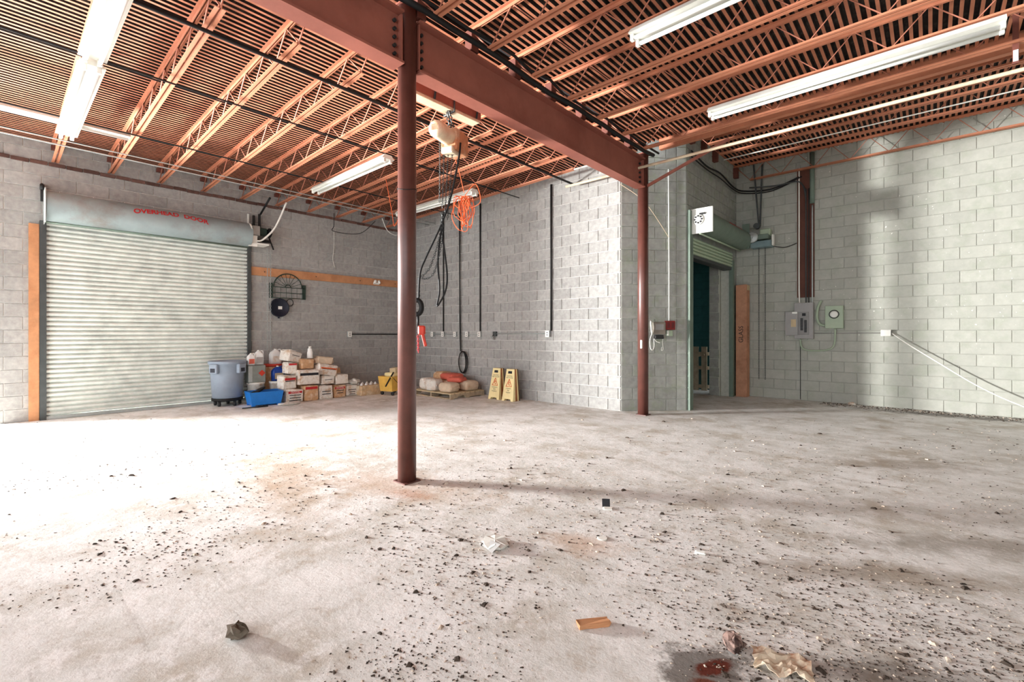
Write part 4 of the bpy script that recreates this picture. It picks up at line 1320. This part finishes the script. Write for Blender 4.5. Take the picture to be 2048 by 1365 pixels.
def carton(label, x1, y0, y1, z0, z1, depth, m=M_CARTON, band=None, lines=2, rot=0.0, tilt=0.0, bandz=0.72, word=None, cat='carton', jit=0.012):
    """soft worn carton; x1 is its front face; prints on the front"""
    global CT
    CT += 1
    rr = random.Random(100 + CT)
    t = thing('carton' if cat == 'carton' else 'sack', label, cat, (x1 - depth / 2, (y0 + y1) / 2, z0), 'cartons and sacks piled by the left wall')
    hw, hd, h = (y1 - y0) / 2, depth / 2, z1 - z0
    y0, y1 = y0 + 0.006, y1 - 0.006
    hw = (y1 - y0) / 2
    M = Matrix.Translation((x1 - depth / 2, (y0 + y1) / 2, z0 + h / 2)) @ Matrix.Rotation(R(rot), 4, 'Z') @ Matrix.Rotation(R(tilt), 4, 'X')
    MB().bbox((-hd, -hw, -h / 2), (hd, hw, h / 2), 0.018, M, jit=jit, rr=rr).build('body', m, t)
    f = hd + jit + 0.004
    if band:
        bn = MB().box((f - 0.004, -hw * 0.84, h * (bandz - 0.5)), (f, hw * 0.84, h * (bandz - 0.5) + h * 0.17), M).build('colour_band', band, t)
    if word:
        tv, tf = text_mesh(word, h * 0.17)
        MB().add([M @ Vector((f + 0.002, v.x, v.z + h * (bandz - 0.5) + h * 0.085)) for v in tv], tf).build('lettering', M_WHITE, bn)
    for i in range(lines):
        z = h * (0.06 - i * 0.2)
        k = rr.uniform(0.5, 0.75)
        MB().box((f - 0.004, -hw * k, z), (f, hw * k, z + h * 0.055), M).build('print_line', M_INK, t)
    # folded flap on the top
    MB().box((-hd * 0.9, -hw * 0.92, h / 2 + 0.002), (hd * 0.9, -hw * 0.05, h / 2 + 0.012), M @ Matrix.Rotation(R(rr.uniform(-2, 2)), 4, 'X')).build('flap', m, t)
    return t


def PR(x, u0, u1, v0, v1):
    y0, z1 = prox(x, u0, v0)
    y1, _ = prox(x, u1, v0)
    _, z0 = prox(x, (u0 + u1) / 2, v1)
    return y0, y1, z0, z1


X1 = -9.33
a = PR(X1, 573, 607, 783, 808)
carton('white carton with crimson band, front left of the pile', X1, a[0], a[1], 0, 0.255, 0.38, M_CARTON, M_REDPRINT, 3, word='CRYSTAL')
a = PR(X1, 608, 638.5, 777, 806)
carton('stained brown carton with red band beside the crimson-banded one', X1 - 0.03, a[0] + 0.01, a[1], 0, 0.30, 0.38, M_BROWNC, M_REDPRINT, 0, bandz=0.78)
a = PR(X1, 639.5, 668, 777, 804)
carton('grey-white carton with two black text lines on the floor', X1 - 0.04, a[0] + 0.01, a[1], 0, 0.275, 0.36, M_CARTON, None, 2)
a = PR(X1, 669.5, 695, 776, 799)
carton('orange-brown carton with dark red band on the floor', X1 - 0.07, a[0] + 0.01, a[1], 0, 0.255, 0.34, M_BROWNC, M_REDPRINT, 2, word='CRYSTAL')
a = PR(X1, 696, 719, 774, 797)
carton('last white carton at the right end of the row', X1 - 0.09, a[0] + 0.01, a[1], 0, 0.24, 0.34, M_CARTON, None, 3)
# second layer
a = PR(-9.45, 560, 592, 755, 783)
carton('white carton with small red corner mark above the crimson-banded carton', -9.42, a[0] + 0.02, a[1] - 0.01, 0.275, 0.53, 0.26, M_CARTON, M_REDPRINT, 1, rot=8, bandz=0.66)
a = PR(-9.45, 595, 640, 746, 780)
carton('largest white carton in the middle of the pile', -9.40, a[0] + 0.01, a[1] - 0.01, 0.32, 0.615, 0.46, M_CARTON, M_INK, 0, rot=-4, bandz=0.66)
a = PR(-9.45, 641, 668, 758, 779)
carton('torn white sack right of the largest carton', -9.42, a[0] + 0.01, a[1], 0.295, 0.47, 0.36, M_CARTON, None, 1, cat='sack', jit=0.02)
a = PR(-9.45, 670, 697, 752, 775)
t = carton('open white carton with raised brown flaps', -9.44, a[0] + 0.01, a[1], 0.275, 0.47, 0.32, M_CARTON, None, 0)
yc = (a[0] + a[1]) / 2
MB().box((-0.15, 0, 0), (0.15, 0.008, 0.16), Matrix.Translation((-9.60, a[0] + 0.02, 0.48)) @ Matrix.Rotation(R(-8), 4, 'X')).build('open_flap', M_BROWNC, t)
MB().box((-0.008, -0.13, 0), (0.0, 0.13, 0.13), Matrix.Translation((-9.745, yc, 0.48)) @ Matrix.Rotation(R(-15), 4, 'Y')).build('open_flap', M_BROWNC, t)
# third layer
a = PR(-9.6, 573, 596, 732, 754)
carton('upright white carton with red top stripe in the third layer', -9.55, a[0], a[1] - 0.03, 0.56, 0.77, 0.28, M_CARTON, M_REDPRINT, 0, bandz=0.80)
a = PR(-9.6, 600, 627, 725, 744)
carton('small beige carton with a black side strip on the largest carton', -9.55, a[0], a[1], 0.635, 0.83, 0.28, M_BROWNC, None, 0)
a = PR(-9.6, 631, 671, 738, 760)
carton('printed paper sack with orange lettering leaning to the right', -9.46, a[0], a[1] - 0.02, 0.50, 0.70, 0.34, M_CARTON, M_ORANGE, 1, tilt=-9, cat='sack', jit=0.025, bandz=0.55)
a = PR(-9.7, 629, 661, 722, 737)
carton('crumpled brown paper sack topping the right of the pile', -9.58, a[0], a[1], 0.73, 0.86, 0.32, M_BEIGEBAG, None, 0, tilt=-8, cat='sack', jit=0.03)
a = PR(-9.7, 567, 606, 704, 732)
carton('tilted white carton topping the left of the pile', -9.62, a[0] + 0.02, a[1] - 0.08, 0.795, 1.0, 0.30, M_CARTON, None, 1, rot=14, tilt=-14)
# clear bottle on the small carton
y, z = prox(-9.7, 620, 720)
t = thing('plastic_bottle', 'cloudy white plastic bottle standing on the small beige carton', 'bottle', (-9.7, y, 0.845))
Mt = Matrix.Translation((-9.70, y, 0.845))
MB().lathe([(0.05, 0), (0.06, 0.01), (0.06, 0.12), (0.05, 0.15), (0.045, 0.20), (0.025, 0.225)], 16, Mt).build('body', M_JUG, t)
MB().lathe([(0.028, 0.225), (0.028, 0.25)], 12, Mt).build('cap', M_WHITE, t)
# clear wrapped case of bottles and crumpled plastic
a = PR(-9.25, 722, 762, 770, 794)
t = thing('bottle_case', 'stained shrink-wrapped case of bottles on the floor', 'case', (-9.4, (a[0] + a[1]) / 2, 0))
MB().bbox((-9.60, a[0], 0), (-9.24, a[1], 0.22), 0.02, jit=0.012).build('wrapped_body', mat('stained_wrap', (200, 172, 136), 0.5, var=0.2, scale=14, stain=(214, 214, 200), stain_amt=0.8), t)
for i in range(4):
    for j in range(2):
        MB().lathe([(0.035, 0), (0.035, 0.02), (0.015, 0.045), (0.015, 0.06)], 8, Matrix.Translation((-9.52 + j * 0.16, a[0] + 0.08 + i * (a[1] - a[0] - 0.16) / 3, 0.215))).build('bottle_neck', M_JUG, t)


def crumple(name, label, cat, c, r, m, seed, flat=1.0):
    rr = random.Random(seed)
    n, k = 10, 6
    vs, fs = [], []
    for i in range(k + 1):
        th = math.pi * i / k
        for j in range(n):
            ph_ = 2 * math.pi * j / n
            q = rr.uniform(0.62, 1.15)
            vs.append((c[0] + r[0] * q * math.sin(th) * math.cos(ph_), c[1] + r[1] * q * math.sin(th) * math.sin(ph_), c[2] + max(-r[2] * 0.98, r[2] * q * math.cos(th) * flat)))
    for i in range(k):
        for j in range(n):
            fs.append((i * n + j, (i + 1) * n + j, (i + 1) * n + (j + 1) % n, i * n + (j + 1) % n))
    return tag(MB().add(vs, fs).build(name, m), label, cat)


y, z = prox(-9.5, 708, 762)
crumple('plastic_bag', 'crumpled clear plastic bag on the last carton of the row', 'bag', (-9.52, y, 0.30), (0.14, 0.15, 0.075), M_CLEARPL, 5)
p = Vector((-9.12, 3.98, 0.0))
crumple('plastic_bag', 'crumpled pale plastic on the floor in front of the crimson-banded carton', 'bag', (p.x, p.y - 0.22, 0.03), (0.10, 0.22, 0.035), M_CLEARPL, 8)
tag(MB().tube([(-9.25, 3.0, 0.012), (-9.2, 3.42, 0.012)], 0.012, 6).build('rod', M_IRON), 'dark rod lying on the floor by the trash can', 'rod')

# ------------------------------------------------------------------ yellow mop bucket
y0, _ = prox(-8.95, 764, 780)
mbk = thing('mop_bucket', 'yellow mop bucket on casters with wringer, behind the near column', 'mop bucket', (-9.0, 5.98, 0))
Mt = Matrix.Translation((-9.0, 6.02, 0)) @ Matrix.Rotation(R(15), 4, 'Z')
frustum(MB(), 0.17, 0.24, 0.20, 0.28, 0.09, 0.42, Mt).build('tub', M_YELLOW, mbk)
for sx in (-1, 1):
    for sy in (-1, 1):
        MB().lathe([(0.015, -0.016), (0.04, -0.014), (0.04, 0.014), (0.015, 0.016)], 12, Mt @ Matrix.Translation((sx * 0.15, sy * 0.20, 0.04)) @ Matrix.Rotation(R(90), 4, 'X')).build('caster', M_IRON, mbk)
MB().bbox((-0.13, -0.16, 0.40), (0.13, 0.05, 0.49), 0.02, Mt, jit=0.01).build('wringer', M_SIGN, mbk)
MB().bbox((-0.08, 0.05, 0.42), (0.10, 0.22, 0.58), 0.02, Mt @ Matrix.Rotation(R(12), 4, 'X'), jit=0.012).build('sponge_block', M_PALEWOOD, mbk)
MB().tube([Mt @ Vector(p) for p in ((0.10, -0.12, 0.50), (0.18, -0.36, 0.34), (0.24, -0.52, 0.24))], 0.016, 8).build('lever_handle', M_BLACK, mbk)
MB().tube(smooth_path([Mt @ Vector(p) for p in ((0.19, -0.24, 0.40), (0.24, -0.05, 0.25), (0.20, 0.26, 0.38))]), 0.006, 6).build('bail_wire', M_IRON, mbk)

# ------------------------------------------------------------------ pallet with sacks
PX0, PX1, PY0, PY1 = -8.62, -7.33, 6.27, 7.24
pt = thing('pallet', 'worn wooden pallet loaded with sacks against the rear wall', 'pallet', ((PX0 + PX1) / 2, (PY0 + PY1) / 2, 0))
for i in range(7):
    y = PY0 + (PY1 - PY0 - 0.1) * i / 6
    MB().box((PX0, y, 0.105), (PX1, y + 0.095, 0.125)).build('deck_board', M_PALEWOOD, pt)
for x in (PX0, (PX0 + PX1) / 2 - 0.02, PX1 - 0.04):
    MB().prism([(PY0, 0.022), (PY0 + 0.18, 0.022), (PY0 + 0.22, 0.06), (PY0 + 0.38, 0.06), (PY0 + 0.42, 0.022), (PY1, 0.022), (PY1, 0.105), (PY0, 0.105)], 0, x, x + 0.04).build('stringer', M_GREYWOOD, pt)
for y in (PY0, (PY0 + PY1) / 2 - 0.05, PY1 - 0.1):
    MB().box((PX0, y, 0.002), (PX1, y + 0.1, 0.022)).build('bottom_board', M_GREYWOOD, pt)


def sack(label, c, h, m, seed, rot=0, cat='sack'):
    rr = random.Random(seed)
    h = (h[0] * 0.94, h[1] * 0.94, h[2] * 0.98)
    n, k = 16, 8
    vs, fs = [], []
    M = Matrix.Translation(c) @ Matrix.Rotation(R(rot), 4, 'Z')
    for i in range(k + 1):
        th = -math.pi / 2 + math.pi * i / k
        for j in range(n):
            a = 2 * math.pi * j / n
            e = 0.36
            q = 1 + rr.uniform(-0.035, 0.035)
            ct, st = math.cos(th), math.sin(th)
            f = abs(ct) ** 0.3
            vs.append(M @ Vector((h[0] * q * f * math.copysign(abs(math.cos(a)) ** e, math.cos(a)), h[1] * q * f * math.copysign(abs(math.sin(a)) ** e, math.sin(a)), h[2] * (math.copysign(abs(st) ** 0.7, st)) + h[2])))
    for i in range(k):
        for j in range(n):
            fs.append((i * n + j, i * n + (j + 1) % n, (i + 1) * n + (j + 1) % n, (i + 1) * n + j))
    t = thing('sack', label, cat, c, 'sacks on the pallet')
    MB().add(vs, fs, True).build('body', m, t)
    for sg in (-1, 1):
        MB().box((sg * h[0] * 0.98 - 0.012, -h[1] * 0.75, h[2] * 0.8), (sg * h[0] * 0.98 + 0.012, h[1] * 0.75, h[2] * 1.1), M).build('stitched_end', m, t)
    return t


sack('beige sack at the front right corner of the pallet', (-7.60, 6.46, 0.125), (0.20, 0.17, 0.105), M_BEIGEBAG, 1, 4)
sack('beige sack at the back right of the pallet', (-7.56, 6.95, 0.125), (0.21, 0.20, 0.11), M_BEIGEBAG, 2, -4)
sack('torn white sack with black print, front middle of the pallet', (-8.06, 6.42, 0.125), (0.17, 0.16, 0.13), M_CARTON, 3, 12)
sack('white sack with black print, front left of the pallet', (-8.38, 6.50, 0.125), (0.15, 0.17, 0.13), M_CARTON, 4, -6)
sack('brown carton-like sack at the back left of the pallet', (-8.40, 6.95, 0.125), (0.18, 0.20, 0.19), M_BROWNC, 5, 5)
sack('red plastic sack on top in the middle of the pallet', (-8.0, 6.88, 0.33), (0.27, 0.20, 0.075), M_REDBAG, 6, -8)
sack('second red sack under the top one, to the right', (-7.72, 6.78, 0.30), (0.20, 0.16, 0.06), M_REDBAG, 7, 14)
sack('grey-beige sack under the red one in the middle of the pallet', (-8.02, 6.84, 0.125), (0.21, 0.22, 0.10), M_BEIGEBAG, 8, 0)

# ------------------------------------------------------------------ wet floor signs


def wet_sign(label, x, y, lines):
    t = thing('floor_sign', label, 'floor sign', (x, y, 0), 'folded wet floor signs')
    z1 = 0.64
    for q, dy in enumerate((0.0, 0.045, 0.09, 0.135)):
        b0, b1 = 0.155, 0.105
        yy0, yy1 = y + dy, y + dy + 0.03
        lean = 0.05 if q == 0 else 0.03 - q * 0.01
        pts = [(-b0, 0.0), (-b0 + 0.06, 0.0), (-b0 + 0.08, 0.04), (b0 - 0.08, 0.04), (b0 - 0.06, 0.0), (b0, 0.0), (b1, z1), (-b1, z1)]
        mb = MB()
        n = len(pts)
        vs = [(x + px_, yy0 + lean * (1 - pz / z1) * -1 + lean, pz) for px_, pz in pts] + [(x + px_, yy1 + lean, pz) for px_, pz in pts]
        vs = [(a, b - (lean if i < n else 0) * (1 - c / z1), c) for i, (a, b, c) in enumerate(vs)]
        mb.add(vs, [tuple(range(n))[::-1], tuple(range(n, 2 * n))] + [(i, (i + 1) % n, n + (i + 1) % n, n + i) for i in range(n)])
        mb.build('panel' if q == 0 else 'rear_panel', (M_SIGN, M_SIGNO, M_SIGN, mat('sign_rear_brown', (96, 74, 54), 0.6))[q], t)  # panels from front to back: yellow, orange, yellow, dark brown
    # front graphics follow the leaning face

    def face(px_, pz):
        return (x + px_, y - 2 * 0.05 * (1 - pz / z1) + 0.05 - 0.003, pz)
    MB().add([face(-0.055, 0.55), face(0.055, 0.55), face(0.05, 0.60), face(-0.05, 0.60)], [(0, 1, 2, 3)]).build('hand_hole', M_INK, t)
    tri = [(0, 0.44), (-0.075, 0.29), (0.075, 0.29)]
    mb = MB()
    for i in range(3):
        (ax, az), (bx, bz) = tri[i], tri[(i + 1) % 3]
        mb.tube([face(ax, az), face(bx, bz)], 0.006, 5)
    mb.tube([face(0.0, 0.39), face(-0.015, 0.35), face(0.02, 0.31)], 0.007, 5)
    mb.tube([face(-0.005, 0.37), face(0.03, 0.36)], 0.005, 5)
    mb.build('warning_triangle', M_ORANGE, t)
    for txt, pz, sz in lines:
        tv, tf = text_mesh(txt, sz)
        MB().add([face(v.x, pz + v.z) for v in tv], tf).build('lettering', M_INK, t)
    return t


wet_sign('folded yellow wet floor sign, the left one of two', -6.75, 6.98, (('CAUTION', 0.50, 0.036), ('WET FLOOR', 0.465, 0.036), ('CUIDADO', 0.25, 0.034), ('PISO', 0.21, 0.034), ('MOJADO', 0.17, 0.034)))
wet_sign('folded yellow wet floor sign, the right one of two', -6.36, 6.98, (('CAUTION', 0.50, 0.032), ('WET FLOOR', 0.465, 0.032), ('CUIDADO', 0.25, 0.03), ('PISO', 0.21, 0.03), ('MOJADO', 0.17, 0.03)))

# ------------------------------------------------------------------ litter on the floor
pp = thing('crushed_plate', 'crushed white paper plate lying on the floor right of the near column', 'litter', (-2.09, 2.16, 0))
rr = random.Random(12)
n = 14
vs = [(-2.09, 2.16, 0.035)]
for j in range(n):
    a = 2 * math.pi * j / n
    q = rr.uniform(0.8, 1.1)
    vs.append((-2.09 + 0.10 * q * math.cos(a), 2.16 + 0.085 * q * math.sin(a), 0.012 + 0.025 * rr.random()))
for j in range(n):
    a = 2 * math.pi * j / n
    vs.append((-2.09 + 0.085 * math.cos(a), 2.16 + 0.07 * math.sin(a), 0.002))
fs = [(0, 1 + j, 1 + (j + 1) % n) for j in range(n)] + [(1 + j, 1 + n + j, 1 + n + (j + 1) % n, 1 + (j + 1) % n) for j in range(n)]
MB().add(vs, fs).build('plate', M_WHITE, pp)
MB().add([(-2.17, 2.10, 0.005), (-2.02, 2.06, 0.004), (-2.0, 2.12, 0.045), (-2.13, 2.14, 0.03)], [(0, 1, 2, 3), (3, 2, 1, 0)]).build('torn_strip', M_GREYBOX, pp)
bp = thing('metal_bracket', 'small black and white bracket standing on the open floor', 'bracket', (-1.9, 3.21, 0))
MB().box((-0.03, -0.008, 0), (0.03, 0.0, 0.06), Matrix.Translation((-1.90, 3.22, 0)) @ Euler((R(-12), 0, R(35))).to_matrix().to_4x4()).build('plate', M_INK, bp)
MB().box((-0.03, -0.05, 0), (0.03, 0.0, 0.008), Matrix.Translation((-1.88, 3.21, 0)) @ Euler((0, 0, R(35))).to_matrix().to_4x4()).build('foot', M_WHITE, bp)
tag(MB().bbox((-0.075, -0.025, 0), (0.075, 0.025, 0.022), 0.005, Matrix.Translation((-1.17, 1.87, 0.001)) @ Matrix.Rotation(R(50), 4, 'Z'), jit=0.006).build('wood_offcut', M_WOOD), 'splintered orange wood offcut in the foreground', 'wood piece')
crumple('mud_clod', 'grey-brown clod with dark top lying in the left foreground', 'clod', (-2.32, 0.73, 0.028), (0.055, 0.05, 0.035), mat('clod_brown', (110, 100, 88), 0.95, var=0.3, scale=30), 21)
crumple('charred_lump', 'charred black and pink lump beside the rust stain', 'lump', (-0.63, 2.13, 0.03), (0.05, 0.045, 0.042), mat('charred', (70, 52, 48), 0.9, var=0.5, scale=40, stain=(190, 160, 148), stain_amt=0.7), 22)
cc = MB()
rr = random.Random(31)
nx, ny = 12, 8
vs = []
for i in range(nx + 1):
    for j in range(ny + 1):
        a, b = i / nx - 0.5, j / ny - 0.5
        z = 0.010 + 0.022 * mnoise.noise(Vector((i * 0.45, j * 0.5, 1.7))) + 0.012 * rr.random() + 0.03 * max(0, abs(b) - 0.3)
        q = Vector((a * 0.21 + rr.uniform(-0.006, 0.006), b * 0.13 + 0.01 * math.sin(i), max(0.003, z)))
        vs.append(Matrix.Translation((-0.45, 2.15, 0)) @ Matrix.Rotation(R(20), 4, 'Z') @ q)
cc.add(vs, [(i * (ny + 1) + j, (i + 1) * (ny + 1) + j, (i + 1) * (ny + 1) + j + 1, i * (ny + 1) + j + 1) for i in range(nx) for j in range(ny)])
co = tag(cc.build('crumpled_card', mat('rusty_card', (222, 206, 182), 0.7, var=0.15, scale=20, stain=(160, 88, 40), stain_amt=0.9)), 'crumpled rust-stained card sheet in the right foreground', 'card')
md = co.modifiers.new('thickness', 'SOLIDIFY')
md.thickness = 0.003
tag(MB().lathe([(0.03, 0.001), (0.035, 0.004), (0.03, 0.007)], 14, Matrix.Translation((-1.62, 2.70, 0))).build('white_disc', M_WHITE), 'flat white disc lying on the floor', 'litter')
tag(MB().bbox((-0.03, -0.012, 0), (0.03, 0.012, 0.016), 0.004, Matrix.Translation((-1.06, 2.92, 0)) @ Matrix.Rotation(R(20), 4, 'Z'), jit=0.003).build('plaster_chip', M_WHITE), 'small white plaster chip on the open floor', 'litter')
crumple('stone', 'pale stone at the foot of the right wall below the meter box', 'stone', (-1.12, YR - 0.15, 0.03), (0.07, 0.05, 0.035), M_CARTON, 41)

# crumbs, grit and flakes scattered over the floor: nobody could count them
rr = random.Random(99)
deb = MB()
lite = MB()


def crumb(mb, x, y, s):
    a = rr.uniform(0, 6.28)
    ax = s * rr.uniform(0.6, 1.4)
    ay = s * rr.uniform(0.4, 0.9)
    h = s * rr.uniform(0.35, 0.9)
    c, q = math.cos(a), math.sin(a)
    P = [(-ax, -ay), (ax, -ay * rr.uniform(0.3, 1)), (ax * rr.uniform(0.4, 1), ay), (-ax * rr.uniform(0.4, 1), ay)]
    vs = [(x + c * px_ - q * py, y + q * px_ + c * py, 0.0005) for px_, py in P]
    vs += [(x + (c * px_ - q * py) * 0.5, y + (q * px_ + c * py) * 0.5, h * rr.uniform(0.6, 1.0)) for px_, py in P]
    mb.add(vs, [(0, 1, 5, 4), (1, 2, 6, 5), (2, 3, 7, 6), (3, 0, 4, 7), (4, 5, 6, 7)])


for i in range(22000):
    u = rr.uniform(-40, 2090)
    v = 830 + (1380 - 830) * rr.random() ** 0.75
    d = 931.75 * EYE / (v - 667.9)
    p = at(u, v, d)
    if p.x < XL + 0.15 or p.y > YR - 0.1 or (p.y > YM - 0.1 and p.x < -3.2):
        continue
    cl = mnoise.noise(Vector((p.x * 0.9, p.y * 0.9, 3.3)))
    if cl < -0.38 + 0.55 * rr.random():
        continue
    s = rr.choice((0.002, 0.0025, 0.003, 0.004, 0.005, 0.007)) * (2.4 if rr.random() < 0.05 else 1.0) * min(1.5, 0.75 + d * 0.10)
    crumb(deb if rr.random() < 0.72 else lite, p.x, p.y, s)
for i in range(1500):      # drift of dirt at the foot of the right wall
    x = rr.uniform(-1.6, 3.0)
    crumb(deb if rr.random() < 0.8 else lite, x, YR - 0.04 - abs(rr.gauss(0, 0.22)), rr.choice((0.006, 0.01, 0.014)))
o = tag(deb.build('floor_grit', mat('dark_grit', (70, 60, 52), 0.95, var=0.4, scale=30)), 'dark grit and crumbs scattered over the concrete floor', 'grit')
o['kind'] = 'stuff'
o = tag(lite.build('pale_grit', mat('light_grit', (196, 180, 164), 0.95, var=0.2, scale=30)), 'pale flakes and chips scattered over the concrete floor', 'grit')
o['kind'] = 'stuff'
